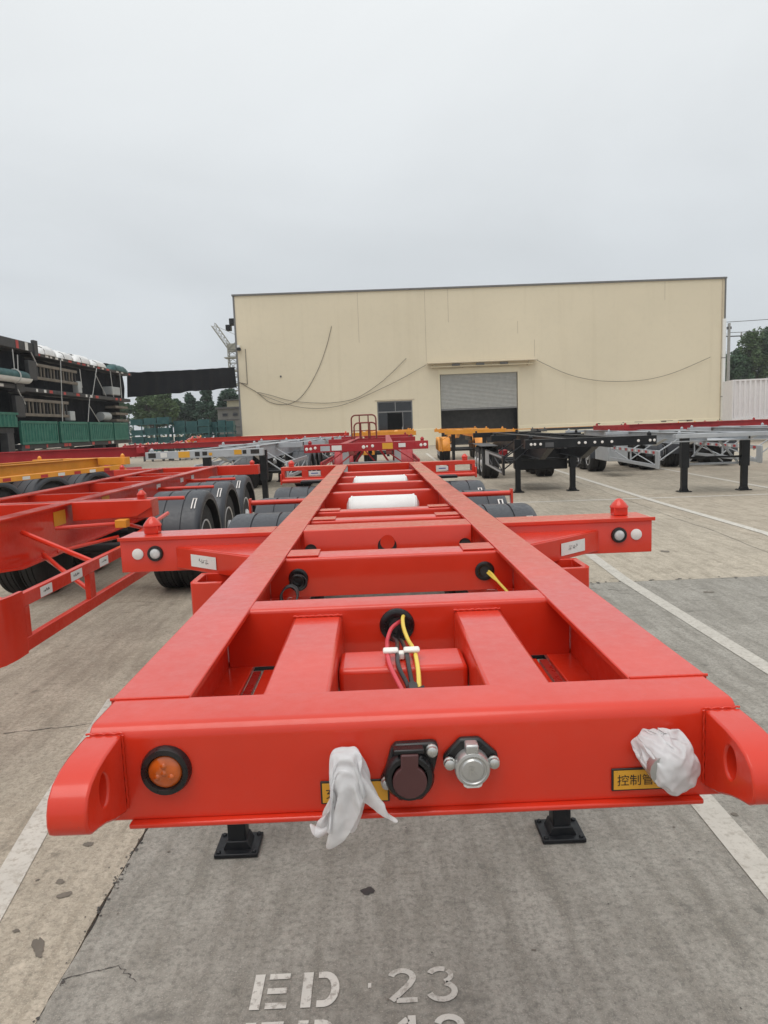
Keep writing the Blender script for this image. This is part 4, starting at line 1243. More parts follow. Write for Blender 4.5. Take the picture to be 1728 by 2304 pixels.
def trailer(name, label, loc, rz, o):
    root = thing(name, label, 'trailer', (loc[0], loc[1], 0), R(rz))
    zt = o['z']; Ln = o['L']; pm = o['paint']; y0 = o.get('y0', 0.0)
    dep = o.get('depth', [(y0, zt - 0.17), (Ln * 0.22, zt - 0.17), (Ln * 0.30, zt - 0.38), (Ln, zt - 0.38)])
    for s in (-1, 1):
        m = MB()
        m.box(*sorted((s * 0.396, s * 0.538)), y0, Ln, zt - 0.016, zt - 0.001)
        poly = [(y0, zt - 0.014), (Ln, zt - 0.014)] + [(y, z) for y, z in dep[::-1]]
        m.prism(poly, 'x', s * 0.461, s * 0.473)
        for (ya, za), (yb, zb) in zip(dep, dep[1:]):
            m.bar((s * 0.467, ya, za - 0.004), (s * 0.467, yb, zb - 0.004), 0.142, 0.014)
        m.build('main_rail', pm, root)
    for y in o.get('cross', []):
        MB().box(-0.458, 0.458, y, y + 0.09, zt - 0.15, zt - 0.022).build('cross_member', pm, root)
    for k, y in enumerate(o.get('bol', [0.0])):
        h = o.get('bh', 0.165)
        m = MB()
        for xa, xb in ((-1.245, -0.540), (-0.394, 0.394), (0.540, 1.245)):
            if y <= y0 + 0.01 : continue
            m.box(xa, xb, y, y + 0.20, zt - h, zt - 0.001)
        if y <= y0 + 0.01:
            m.box(-1.245, 1.245, y - 0.19, y - 0.0005, zt - h, zt + 0.002)
        m.build('bolster', pm, root, bevel=0.006)
        if o.get('locks', True):
            for s in (-1, 1):
                link('twist_lock', cached('lock' + pm, lock_mesh), pm, root, (s * 1.13, y + (0.1 if y > y0 + 0.01 else -0.1), zt))
    if 'leg' in o:
        lm = o.get('legmat', 'black')
        for s in (-1, 1):
            lg = link('landing_leg', cached('leg%s%.2f' % (lm, zt), lambda: leg_mesh(zt - 0.10, 0.066)), lm, root, (s * 0.71, o['leg'], 0))
            link('foot', cached('foot' + lm, lambda: foot_mesh(1.55)), lm, lg)
        MB().tube([(-0.66, o['leg'], zt * 0.58), (0.66, o['leg'], zt * 0.58)], 0.025, 8).build('leg_cross_shaft', lm, root)
        if o.get('brace'):
            m = MB()
            yb = o['leg'] + 0.12
            m.tube([(-0.62, yb, 0.66), (0.62, yb, 0.66)], 0.03, 8)
            m.tube([(-0.62, yb, 0.66), (-0.15, yb, zt - 0.20)], 0.028, 8)
            m.tube([(0.62, yb, 0.66), (0.15, yb, zt - 0.20)], 0.028, 8)
            m.tube([(-0.2, yb, zt - 0.3), (0.25, yb, 0.70)], 0.018, 8)
            m.build('leg_brace', pm, root, smooth=True)
    if o.get('axles'):
        add_wheels(root, o['axles'], 1.245, o.get('fender', 'fender'), clips=o.get('clips', False))
        for s in (-1, 1):
            a = o['axles']
            MB().box(*sorted((s * 0.42, s * 0.50)), a[0] - 0.5, a[-1] + 0.5, zt - 0.62, zt - 0.40).build('suspension_beam', 'black', root)
    for y in o.get('tanks', []):
        MB().lathe([(0.0, -0.285), (0.07, -0.28), (0.115, -0.262), (0.128, -0.235), (0.128, 0.235), (0.115, 0.262), (0.07, 0.28), (0, 0.285)], (0, y, zt - 0.20), (1, 0, 0), 24, caps=False).build('air_tank', 'white_paint', root, smooth=True)
    yf = y0 - 0.1915
    for (x, z, w, h, mt) in o.get('stick', []):
        MB().box(x - w / 2, x + w / 2, yf - 0.003, yf - 0.0005, z - h / 2, z + h / 2).build('sticker', mt, root)
    for (x, z, r) in o.get('dots', []):
        add_reflector(root, (x, yf, z), r, (0, -1, 0))
    for gd in o.get('guards', []):
        s, ya, yb, zb_, ztp, mt, style = gd
        x = s * 1.19
        m = MB()
        m.box(x - 0.02, x + 0.02, ya, yb, ztp - 0.10, ztp)
        m.box(x - 0.02, x + 0.02, ya, yb, zb_, zb_ + 0.09)
        gdo = m.build('side_guard', mt, root, bevel=0.004)
        MB().box(x - 0.024, x + 0.024, ya - 0.26, ya - 0.001, zb_ - 0.02, ztp + 0.01).build('guard_end', mt, gdo, bevel=0.03, seg=3)
        n = max(2, int((yb - ya) / 1.9) + 1)
        for k in range(n):
            y = ya + (yb - ya) * k / (n - 1)
            MB().box(x - 0.015, x + 0.015, max(ya + 0.001, y - 0.03), min(yb - 0.001, y + 0.03), zb_ + 0.0905, ztp - 0.1005).build('guard_post', mt, gdo)
        m = MB()
        for k in range(n - 1):
            y = ya + (yb - ya) * (k + 0.1) / (n - 1); y2 = ya + (yb - ya) * (k + 0.9) / (n - 1)
            m.tube([(x, y, zb_ + 0.1), (x, y2, ztp - 0.1)], 0.016, 6)
            m.tube([(x, y, ztp - 0.12), (s * 0.48, y + 0.2, zt - 0.15)], 0.018, 6)
            m.tube([(x, y, zb_ + 0.06), (s * 0.48, y + 0.2, zt - 0.36)], 0.018, 6)
        m.build('guard_brace', mt, gdo, smooth=True)
        if 'tape' in style:
            k = 0
            y = ya + 0.05
            while y < yb - 0.2:
                MB().box(*sorted((x + s * 0.021, x + s * 0.023)), y, y + 0.16, ztp - 0.085, ztp - 0.02).build('reflective_tape', 'tape_red' if k % 2 == 0 else 'sticker', gdo)
                y += 0.30; k += 1
        if 'alu' in style:
            MB().box(*sorted((x + s * 0.021, x + s * 0.024)), yb - 1.2, yb - 0.1, zb_ + 0.02, ztp - 0.02).build('guard_plate', 'silver', gdo)
            MB().box(*sorted((x + s * 0.021, x + s * 0.023)), ya + 0.05, yb - 1.25, zb_ + 0.02, zb_ + 0.07).build('guard_strip', 'silver', gdo)
            MB().box(*sorted((x + s * 0.021, x + s * 0.023)), ya + 0.05, yb - 1.25, ztp - 0.07, ztp - 0.02).build('guard_strip', 'silver', gdo)
        if 'grille' in style:
            m = MB()
            y = ya + 0.05
            while y < yb - 0.05:
                m.box(x - 0.012, x + 0.012, y, y + 0.05, zb_ + 0.0905, ztp - 0.1005); y += 0.16
            m.build('guard_grille', mt, gdo)
    if o.get('box'):
        s, ya, yb, mt = o['box']
        MB().box(*sorted((s * 0.62, s * 1.22)), ya, yb, 0.50, 1.02).build('tool_box', mt, root, bevel=0.02)
    if o.get('under'):
        yl = o['leg']
        MB().box(-0.66, 0.66, yl + 0.35, yl + 1.25, 0.56, 1.15).build('under_box', pm, root, bevel=0.03)
        MB().box(-0.44, 0.44, yl + 1.7, yl + 2.4, 0.60, 1.10).build('under_box', pm, root, bevel=0.03)
        MB().tube([(0.72, yl + 0.1, 1.2), (0.86, yl - 0.02, 1.0), (0.90, yl - 0.05, 0.75), (0.78, yl - 0.08, 0.62)], 0.014, 6).build('crank_handle', 'bedgrey', root)
        MB().tube([(-0.9, yl + 1.6, 1.15), (-0.95, yl + 1.3, 0.85), (-0.8, yl + 0.9, 0.72), (-0.6, yl + 0.5, 0.95)], 0.014, 6).build('hose', 'cable_blk', root)
        MB().box(-0.95, -0.72, yl + 1.9, yl + 2.2, 0.86, 1.06).build('brake_chamber', 'maroon', root, bevel=0.03)
        a = o['axles']
        for s in (-1, 1):
            MB().box(*sorted((s * 0.68, s * 1.24)), a[0] - 0.62, a[-1] + 0.6, 1.075, 1.105).build('mudguard', 'bedgrey', root, bevel=0.01)
    if o.get('bumper'):
        MB().box(-1.2, 1.2, Ln - 0.02, Ln + 0.05, 0.50, 0.62).build('rear_bumper', pm, root, bevel=0.006)
        for s in (-1, 1):
            MB().box(s * 0.5 - 0.04, s * 0.5 + 0.04, Ln - 0.015, Ln + 0.045, 0.621, zt - 0.39).build('bumper_stay', pm, root)
    if o.get('plate'):
        MB().box(-0.394, 0.394, y0 + 0.1, y0 + 1.6, zt - 0.18, zt - 0.165).build('kingpin_plate', pm, root)
        MB().box(-1.22, 1.22, y0 + 0.12, y0 + 0.2, zt - 0.19, zt - 0.166).build('front_skid', pm, root)
    return root

# --- the red trailer alongside on the left
LZ = 1.284
LX, LY = -3.31, 1.2
lt = trailer('skeletal_trailer', 'bright red skeletal trailer parked alongside on the left with three grey fenders', (LX, LY), 0,
    dict(z=LZ, L=11.2, paint='red', bol=[5.06, 10.9], cross=[1.2, 2.6, 3.6, 6.3, 7.9, 9.0, 9.7], axles=[8.42 - LY, 9.76 - LY, 11.10 - LY], clips=True, tanks=[6.95, 9.15],
         depth=[(0.0, LZ - 0.17), (3.2, LZ - 0.17), (3.75, LZ - 0.36), (4.1, LZ - 0.405), (11.2, LZ - 0.38)], leg=2.2))
def BL(m, name, mat='red', parent=lt, **k):
    m.v = [p - Vector((LX, LY, 0)) for p in m.v]
    return m.build(name, mat, parent, **k)
# near side guard with rolled front end
gx = -2.10
gdo = BL(MB().box(gx - 0.02, gx + 0.02, 3.92, 6.05, 0.905, 0.985), 'side_guard', bevel=0.004)
BL(MB().box(gx - 0.02, gx + 0.02, 3.92, 6.6, 0.645, 0.725), 'side_guard', bevel=0.004)
front = [(gx + 0.02, 3.919), (gx + 0.02, 3.80), (gx + 0.005, 3.70), (gx - 0.05, 3.60), (gx - 0.14, 3.53), (gx - 0.26, 3.50), (gx - 0.60, 3.48), (gx - 0.60, 3.50), (gx - 0.26, 3.52), (gx - 0.15, 3.55), (gx - 0.07, 3.615), (gx - 0.02, 3.71), (gx - 0.005, 3.80), (gx - 0.005, 3.919)]
BL(MB().prism(front, 'z', 0.635, 1.0), 'guard_end', smooth=True)
BL(MB().box(gx - 0.018, gx + 0.018, 4.84, 4.93, 0.726, 0.904), 'guard_post')
BL(MB().box(gx - 0.018, gx + 0.018, 3.925, 3.98, 0.726, 0.904), 'guard_post')
for y0, y1 in ((4.12, 4.27), (4.545, 4.72), (5.03, 5.19)):
    st = BL(MB().box(gx + 0.0205, gx + 0.023, y0, y1, 0.912, 0.972), 'sticker', 'sticker')
    rs = random.Random(int(y0 * 100)); m = MB()
    for k in range(7):
        yy = y0 + 0.035 + k * 0.013 * (y1 - y0) / 0.16
        m.box(gx + 0.0235, gx + 0.0238, yy, yy + rs.uniform(0.004, 0.010), 0.935 + rs.uniform(0, 0.006), 0.945 + rs.uniform(0, 0.010))
    m.v = [p - Vector((LX, LY, 0)) for p in m.v]
    m.build('print', 'ink', st)
for a, b, r in [((-2.78, 5.35, 1.15), (gx - 0.02, 5.02, 0.955), 0.02), ((-2.78, 5.65, 0.93), (gx - 0.02, 4.62, 0.93), 0.016), ((-2.78, 5.65, 0.91), (gx - 0.02, 5.05, 0.69), 0.018), ((-2.78, 4.2, 0.98), (gx - 0.03, 3.85, 0.955), 0.02),
                ((-2.78, 5.9, 1.10), (-2.30, 6.15, 1.09), 0.017), ((-2.30, 6.15, 1.09), (gx - 0.05, 6.5, 0.97), 0.017), ((gx - 0.1, 5.95, 0.96), (gx - 0.02, 6.9, 1.08), 0.02), ((-2.78, 5.9, 0.90), (gx - 0.3, 6.3, 0.95), 0.016)]:
    BL(MB().tube([a, b], r, 8), 'guard_brace', smooth=True)
BL(MB().box(-2.35, -2.25, 6.10, 6.20, 1.055, 1.125), 'amber_side_lamp', 'orange', bevel=0.006)
st = BL(MB().box(-2.845 + 0.012, -2.835, 6.01, 6.24, 1.10, 1.225), 'warning_sticker', 'yellowplate')
for k in range(4):
    m = MB().box(-2.8349, -2.8342, 6.03, 6.22, 1.12 + 0.026 * k, 1.129 + 0.026 * k)
    m.v = [p - Vector((LX, LY, 0)) for p in m.v]
    m.build('print', 'ink', st)
BL(MB().box(-2.845 + 0.012, -2.835, 7.1, 7.3, 1.16, 1.25), 'warning_sticker', 'yellowplate')
for y in (8.2, 8.9, 10.0, 10.6):
    BL(MB().box(-2.845 + 0.012, -2.835, y, y + 0.16, 1.17, 1.23), 'sticker', 'sticker')
# tapered wing brackets under the forward bolster, and fender tubes
BL(MB().prism([(-2.77, 1.282), (-2.07, 1.280), (-2.06, 1.215), (-2.20, 1.135), (-2.77, 1.115)], 'y', 6.235, 6.259), 'wing_plate', bevel=0.004)
for y in (7.55, 8.95, 10.35):
    BL(MB().tube([(-2.84, y, 1.17), (-2.12, y, 1.17)], 0.02, 8), 'fender_tube', smooth=True)

def dotrow(xs_, z, r=0.03):
    return [(x, z, r) for x in xs_]

trailer('skeletal_trailer', 'black skeletal trailer standing on two black landing legs right of the centre', (4.12, 13.55), -3.6,
    dict(z=1.495, L=12.6, paint='black', depth=[(0, 1.30), (1.2, 1.30), (2.4, 0.98), (12.6, 0.98)], under=True, bol=[0.0, 6.0, 12.3], cross=[1.5, 3, 4.5, 7.5, 9, 10.5], leg=4.65, axles=[9.9, 11.2, 12.5 - 0.3], fender=None, bh=0.175,
         dots=dotrow((-1.13, -1.06, -0.95, -0.22, -0.10, 0.08, 0.22, 0.40, 0.90, 1.12, 1.20), 1.405, 0.026), stick=[(-0.78, 1.39, 0.16, 0.09, 'bedgrey')],
         guards=[(-1, 3.9, 8.3, 0.55, 1.02, 'black', 'alu'), (1, 5.6, 8.9, 0.55, 1.02, 'black', '')]))
trailer('skeletal_trailer', 'silver grey skeletal trailer on black legs with open braces, at the right', (8.12, 16.05), -4,
    dict(z=1.42, L=12.3, paint='silver', bol=[0.0, 5.9, 12.0], cross=[1.5, 3, 4.5, 7.5, 9], leg=0.72, axles=[8.6, 9.9, 11.2], brace=True, plate=True, bh=0.09,
         guards=[(-1, 1.3, 5.6, 0.56, 1.0, 'silver', 'tape')], box=(-1, 5.7, 7.4, 'silver'), stick=[(0.95, 1.38, 0.2, 0.08, 'ink')]))
trailer('skeletal_trailer', 'silver grey skeletal trailer cut off by the right edge of the picture', (11.15, 16.9), -4,
    dict(z=1.44, L=12.3, paint='silver', bol=[0.0, 5.9, 12.0], cross=[1.5, 3, 4.5], leg=1.2, axles=[8.6, 9.9, 11.2], brace=True, guards=[(-1, 1.3, 5.6, 0.56, 1.0, 'silver', 'tape')], stick=[(-1.0, 1.36, 0.3, 0.13, 'ink'), (-0.6, 1.36, 0.2, 0.1, 'sticker')]))
trailer('skeletal_trailer', 'maroon trailer standing crosswise behind the silver trailers at the right', (8.4, 24.6), -84,
    dict(z=1.60, L=12.5, paint='maroon', bol=[0.0, 6.0, 12.2], cross=[2, 4, 8, 10], axles=[9.0, 10.3, 11.6], depth=[(0, 1.22), (12.5, 1.20)]))
trailer('skeletal_trailer', 'orange skeletal trailer behind the black one, in front of the roller door', (4.15, 29.0), -3,
    dict(z=1.60, L=12.3, paint='orange', bol=[0.0, 5.9, 12.0], cross=[2, 4, 8], leg=3.0, axles=[7.4, 8.7, 10.0], fender='orange', guards=[(-1, 3.8, 6.3, 0.60, 1.25, 'orange', 'grille')]))
trailer('skeletal_trailer', 'maroon trailer on silver legs facing the camera behind the near red one', (-0.20, 14.2), -1,
    dict(z=1.545, L=12.0, paint='maroon', bol=[0.0, 5.9, 11.8], cross=[1.5, 3, 4.5, 7.5], leg=5.0, legmat='silver', axles=[8.2, 9.5, 10.8], fender='maroon', bh=0.16, brace=True,
         dots=[(-1.19, 1.46, 0.032), (-1.11, 1.465, 0.028), (-1.02, 1.48, 0.028), (-0.05, 1.465, 0.035), (0.13, 1.48, 0.03), (0.02, 1.475, 0.02), (1.10, 1.465, 0.03), (1.18, 1.47, 0.032)],
         stick=[(-0.82, 1.46, 0.19, 0.10, 'silver'), (-0.59, 1.465, 0.20, 0.10, 'sticker'), (0.43, 1.47, 0.21, 0.12, 'yellowplate'), (0.72, 1.475, 0.14, 0.08, 'sticker')],
         guards=[(-1, 3.0, 6.5, 0.6, 1.05, 'maroon', ''), (1, 3.0, 6.5, 0.6, 1.05, 'maroon', '')]))
trailer('skeletal_trailer', 'yellow orange trailer just in front of the glass entrance', (0.35, 27.0), -2,
    dict(z=1.66, L=12.0, paint='orange', bol=[0.0, 5.9, 11.8], cross=[2, 4], leg=4.0, axles=[8.2, 9.5, 10.8], fender='orange'))
trailer('skeletal_trailer', 'silver trailer with yellow stickers on its front beam, left of the maroon one', (-3.62, 14.95), -2,
    dict(z=1.50, L=12.0, paint='silver', bol=[0.0, 5.9, 11.8], cross=[1.5, 3, 4.5], leg=2.6, axles=[8.2, 9.5, 10.8], bh=0.15,
         stick=[(-1.10, 1.43, 0.16, 0.10, 'ink'), (-0.85, 1.43, 0.14, 0.1, 'sticker'), (-0.42, 1.43, 0.24, 0.13, 'yellowplate'), (-0.14, 1.43, 0.10, 0.09, 'ink'), (0.02, 1.435, 0.10, 0.08, 'ink'), (0.14, 1.42, 0.07, 0.06, 'yellowplate'), (0.72, 1.44, 0.16, 0.10, 'yellowplate'), (0.86, 1.44, 0.08, 0.08, 'ink'), (1.08, 1.44, 0.18, 0.09, 'ink')],
         guards=[(1, 3.4, 7.2, 0.6, 1.05, 'silver', ''), (-1, 3.4, 7.2, 0.6, 1.05, 'silver', '')]))
trailer('skeletal_trailer', 'pale silver trailer farther back between the silver and the maroon trailers', (-2.9, 23.5), -3,
    dict(z=1.47, L=11.5, paint='silver', bol=[0.0, 5.9, 11.2], cross=[2, 4], leg=2.0, axles=[8.0, 9.3, 10.6], stick=[(-0.4, 1.40, 0.4, 0.12, 'yellowplate'), (0.4, 1.40, 0.3, 0.12, 'ink')], guards=[(1, 2.5, 6.8, 0.6, 1.05, 'silver', ''), (-1, 2.5, 6.8, 0.6, 1.05, 'silver', '')]))
trailer('skeletal_trailer', 'orange trailer with taped side rail behind the left red trailer', (-9.15, 8.2), -17,
    dict(z=1.40, L=8.4, paint='orange', bol=[3.0, 8.1], cross=[1, 2, 4, 5], axles=[4.6, 5.9, 7.2], depth=[(0, 1.16), (8.4, 1.16)], box=(1, 0.5, 3.0, 'orange')))
# taped side rail of that trailer over its wheels
o8 = bpy.data.objects['skeletal_trailer.%03d' % (len([q for q in bpy.data.objects if q.name.startswith('skeletal_trailer')]) - 1)]
m = MB().prism([(3.6, 1.22), (8.0, 1.24), (8.35, 1.02), (8.30, 1.02), (7.95, 1.14), (3.6, 1.12)], 'x', 1.16, 1.24)
sr = m.build('side_rail', 'orange', o8, bevel=0.01)
for k in range(9):
    MB().box(1.2405, 1.243, 3.8 + k * 0.45, 3.98 + k * 0.45, 1.14, 1.20).build('reflective_tape', 'tape_red' if k % 2 == 0 else 'sticker', sr)
trailer('skeletal_trailer', 'maroon trailer standing crosswise behind the orange one at the left', (-14.6, 17.2), -72,
    dict(z=1.56, L=8.6, paint='maroon', bol=[0.0, 8.3], cross=[2, 4, 6], axles=[6.0, 7.3], depth=[(0, 1.30), (8.6, 1.30)], fender='maroon', box=(1, 6.5, 8.4, 'maroon')))
trailer('skeletal_trailer', 'red trailer standing crosswise in the far row, left of the centre', (-11.0, 32.0), -82,
    dict(z=1.46, L=7.6, paint='maroon', bol=[0.0, 7.3], cross=[2, 4], axles=[5.0, 6.3], depth=[(0, 1.25), (7.6, 1.25)]))
trailer('skeletal_trailer', 'red trailer in the far row, against the foot of the cream wall', (-10.5, 42.0), -88,
    dict(z=1.60, L=9.0, paint='red', bol=[0.0, 8.7], cross=[2, 4], axles=[6.0, 7.3], depth=[(0, 1.35), (9.0, 1.35)]))
trailer('skeletal_trailer', 'grey trailer standing crosswise in front of the cream wall, right', (9.5, 40.0), -86,
    dict(z=1.42, L=5.5, paint='bedgrey', bol=[0.0, 5.2], cross=[2, 4], axles=[3.0, 4.3], depth=[(0, 1.3), (5.5, 1.3)], fender=None))
trailer('skeletal_trailer', 'yellow trailer standing crosswise close to the cream wall, right', (9.0, 46.0), -88,
    dict(z=1.38, L=12.0, paint='orange', bol=[0.0, 11.7], cross=[2, 4], axles=[8.5, 9.8], depth=[(0, 1.35), (12.0, 1.35)], fender=None))
trailer('skeletal_trailer', 'maroon trailer carrying the pale container at the far right', (21.0, 43.2), -97,
    dict(z=1.42, L=12.5, paint='maroon', bol=[0.0, 12.2], cross=[2, 4], axles=[9, 10.3, 11.6], depth=[(0, 1.2), (12.5, 1.1)]))

# tubular rack standing on the maroon trailer
rk = thing('tube_rack', 'brown red tubular rack with rounded top standing on the maroon trailer', 'rack', (-0.31, 20.0, 1.545))
def hoop(w, h, y, r, x=0.0):
    c = 0.12
    pts = [(x - w / 2, y, 0)] + [(x - w / 2 + c - c * math.cos(R(a)), y, h - c + c * math.sin(R(a))) for a in (0, 22, 45, 67, 90)] + [(x + w / 2 - c + c * math.cos(R(a)), y, h - c + c * math.sin(R(a))) for a in (90, 67, 45, 22, 0)] + [(x + w / 2, y, 0)]
    return pts
for w, h, y, x in ((0.70, 0.66, 0.0, 0.0), (0.62, 0.44, -0.35, 0.04)):
    MB().tube(hoop(w, h, y, 0.02, x), 0.021, 8).build('hoop', 'rackred', rk, smooth=True)
    for k in (-0.12, 0.13):
        MB().tube([(x + k, y, 0), (x + k, y, h)], 0.017, 8).build('upright', 'rackred', rk, smooth=True)
    MB().tube([(x - w / 2, y, 0.22), (x + w / 2, y, 0.22)], 0.012, 8).build('cross_tube', 'rackred', rk, smooth=True)
for k in (-0.33, 0.33):
    MB().tube([(k, 0, 0.02), (k + 0.03, -0.35, 0.02)], 0.017, 8).build('base_tube', 'rackred', rk, smooth=True)

# ------------------------------------------------------------------ warehouse
YB = 64.5
X0, X1, HB = -12.13, 32.27, 13.95
wh = thing('warehouse', 'long cream flat roofed warehouse with roller door and glass entrance', 'building', (10, YB, 0))
def BW(m, name, mat, parent=wh, **k):
    m.v = [p - Vector((10, YB, 0)) for p in m.v]
    return m.build(name, mat, parent, **k)
ops = [(0.40, 3.63, 0.0, 4.16), (6.22, 13.33, 0.0, 6.38)]
xsb = sorted({X0, X1, *[o[0] for o in ops], *[o[1] for o in ops]})
zsb = sorted({1.50, HB, *[o[3] for o in ops]})
m = MB()
for xa, xb in zip(xsb, xsb[1:]):
    for za, zb in zip(zsb, zsb[1:]):
        if any(o[0] <= (xa + xb) / 2 <= o[1] and o[2] <= (za + zb) / 2 <= o[3] for o in ops): continue
        m.box(xa, xb, YB, YB + 0.30, za, zb)
m.box(X0, X0 + 0.3, YB + 0.30, YB + 45, 0, HB)
m.box(X1 - 0.3, X1, YB + 0.30, YB + 45, 0, HB)
m.box(X0, X1, YB + 45, YB + 45.3, 0, HB)
BW(m, 'wall', 'cream')
BW(MB().box(X0, X1, YB + 0.30, YB + 45, HB - 0.9, HB - 0.6), 'roof', 'interior')
BW(MB().box(X0 - 0.12, X1 + 0.12, YB - 0.12, YB + 0.42, HB + 0.002, HB + 0.16), 'parapet_cap', 'trim', bevel=0.02)
BW(MB().box(X0 - 0.12, X0 + 0.42, YB + 0.42, YB + 45.3, HB + 0.002, HB + 0.16), 'parapet_cap', 'trim')
BW(MB().box(X1 - 0.42, X1 + 0.12, YB + 0.42, YB + 45.3, HB + 0.002, HB + 0.16), 'parapet_cap', 'trim')
m = MB()
for xa, xb in ((X0, 0.40), (3.63, 6.22), (13.33, X1)):
    m.box(xa, xb, YB - 0.06, YB + 0.30, 0.0, 1.50)
BW(m, 'plinth', 'cream_lt', bevel=0.02)
BW(MB().box(X0 - 0.05, X0 + 0.10, YB - 0.05, YB - 0.002, 1.51, HB), 'corner_trim', 'trim')
BW(MB().box(X1 - 0.30, X1 - 0.20, YB - 0.05, YB - 0.002, 1.51, HB), 'corner_trim', 'cream_dk')
BW(MB().box(X1 - 0.05, X1 + 0.06, YB - 0.10, YB - 0.003, 10.4, HB), 'downpipe', 'trim')
dp = BW(MB().box(X1 - 0.24, X1 + 0.03, YB - 0.30, YB - 0.004, 1.3, 10.4), 'downpipe', 'white_paint', bevel=0.05)
for z in (3.4, 6.9):
    BW(MB().box(X1 - 0.27, X1 + 0.05, YB - 0.32, YB - 0.005, z, z + 0.06), 'pipe_bracket', 'trim')
for x, za, zb in ((-1.0, 9.5, 13.9), (5.04, 7.6, 13.9), (7.13, 11.0, 13.9), (26.78, 12.3, 13.9), (14.91, 7.7, 9.2), (13.4, 9.8, 10.9)):
    BW(MB().box(x - 0.022, x + 0.022, YB - 0.004, YB - 0.001, za, zb), 'panel_seam', 'cream_dk')
# rust marks along the foot of the wall
rs = random.Random(21)
for k in range(16):
    x = rs.choice([rs.uniform(26, 32), rs.uniform(14, 32), rs.uniform(-10, 0)])
    w = rs.uniform(0.1, 0.8)
    BW(MB().box(x, min(x + w, 32.0), YB - 0.064, YB - 0.061, 1.36 + rs.uniform(-0.1, 0.06), 1.44), 'rust_mark', 'grime')
# roller shutter: curtain of curved slats, half raised
m = MB()
z = 3.25
while z < 6.35:
    m.prism([(YB + 0.16, z), (YB + 0.13, z + 0.02), (YB + 0.115, z + 0.06), (YB + 0.13, z + 0.10), (YB + 0.16, z + 0.12)], 'x', 6.28, 13.27)
    z += 0.122
BW(m, 'roller_shutter', 'shutter')
BW(MB().box(6.26, 13.29, YB + 0.10, YB + 0.18, 3.12, 3.245), 'shutter_bottom_rail', 'doorframe')
BW(MB().box(6.08, 6.22, YB - 0.04, YB - 0.002, 0, 6.5), 'shutter_jamb', 'cream_lt')
BW(MB().box(13.33, 13.47, YB - 0.04, YB - 0.002, 0, 6.5), 'shutter_jamb', 'cream_lt')
BW(MB().box(6.08, 13.47, YB - 0.05, YB - 0.003, 6.39, 6.9), 'shutter_lintel', 'cream_lt')
cn = BW(MB().add([(5.1, YB - 0.9, 7.36), (15.0, YB - 0.9, 7.36), (15.0, YB - 0.002, 7.50), (5.1, YB - 0.002, 7.50), (5.1, YB - 0.9, 7.30), (15.0, YB - 0.9, 7.30), (15.0, YB - 0.002, 7.42), (5.1, YB - 0.002, 7.42)], [(0, 1, 2, 3), (7, 6, 5, 4), (0, 4, 5, 1), (1, 5, 6, 2), (2, 6, 7, 3), (3, 7, 4, 0)]), 'canopy', 'cream_dk')
for x in (5.6, 8.3, 11.0, 14.2):
    mm = MB().bar((x, YB - 0.8, 7.28), (x, YB - 0.05, 6.95), 0.07, 0.07)
    mm.v = [p - Vector((10, YB, 0)) for p in mm.v]
    mm.build('bracket', 'cream_dk', cn)
for x in (7.65, 9.85, 12.0):
    mm = MB().box(x - 0.35, x + 0.35, YB - 0.7, YB - 0.3, 7.08, 7.27)
    mm.v = [p - Vector((10, YB, 0)) for p in mm.v]
    mm.build('floodlight', 'trim', cn, bevel=0.03)
BW(MB().tube([(5.3, YB - 0.5, 7.05), (14.8, YB - 0.5, 7.05)], 0.06, 8), 'canopy_tube', 'cream_lt', smooth=True)
# glass entrance
dr = BW(MB().box(0.40, 0.50, YB + 0.05, YB + 0.15, 0, 4.16).box(3.53, 3.63, YB + 0.05, YB + 0.15, 0, 4.16).box(0.501, 3.529, YB + 0.05, YB + 0.15, 4.05, 4.16).box(0.501, 3.529, YB + 0.05, YB + 0.15, 3.12, 3.24).box(2.02, 2.10, YB + 0.06, YB + 0.14, 3.24, 4.05), 'door_frame', 'doorframe')
for a in ((0.5, 2.02, 3.24, 4.05), (2.10, 3.53, 3.24, 4.05), (0.5, 1.30, 0.05, 3.12), (2.75, 3.53, 0.05, 3.12)):
    mm = MB().box(a[0], a[1], YB + 0.09, YB + 0.11, a[2], a[3]); mm.v = [p - Vector((10, YB, 0)) for p in mm.v]
    mm.build('pane', 'darkglass', dr)
mm = MB().box(2.68, 2.75, YB + 0.03, YB + 0.09, 0.05, 3.12); mm.v = [p - Vector((10, YB, 0)) for p in mm.v]
mm.build('door_stile', 'doorframe', dr)
mm = MB().box(2.62, 2.67, YB - 0.02, YB + 0.03, 1.2, 1.8); mm.v = [p - Vector((10, YB, 0)) for p in mm.v]
mm.build('handle', 'steel', dr)
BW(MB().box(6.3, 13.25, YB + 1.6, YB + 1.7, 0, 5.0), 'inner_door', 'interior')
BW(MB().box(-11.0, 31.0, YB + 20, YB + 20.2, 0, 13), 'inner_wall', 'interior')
BW(MB().box(0.2, 3.83, YB - 0.03, YB - 0.001, 4.17, 4.30), 'door_lintel', 'cream_dk')
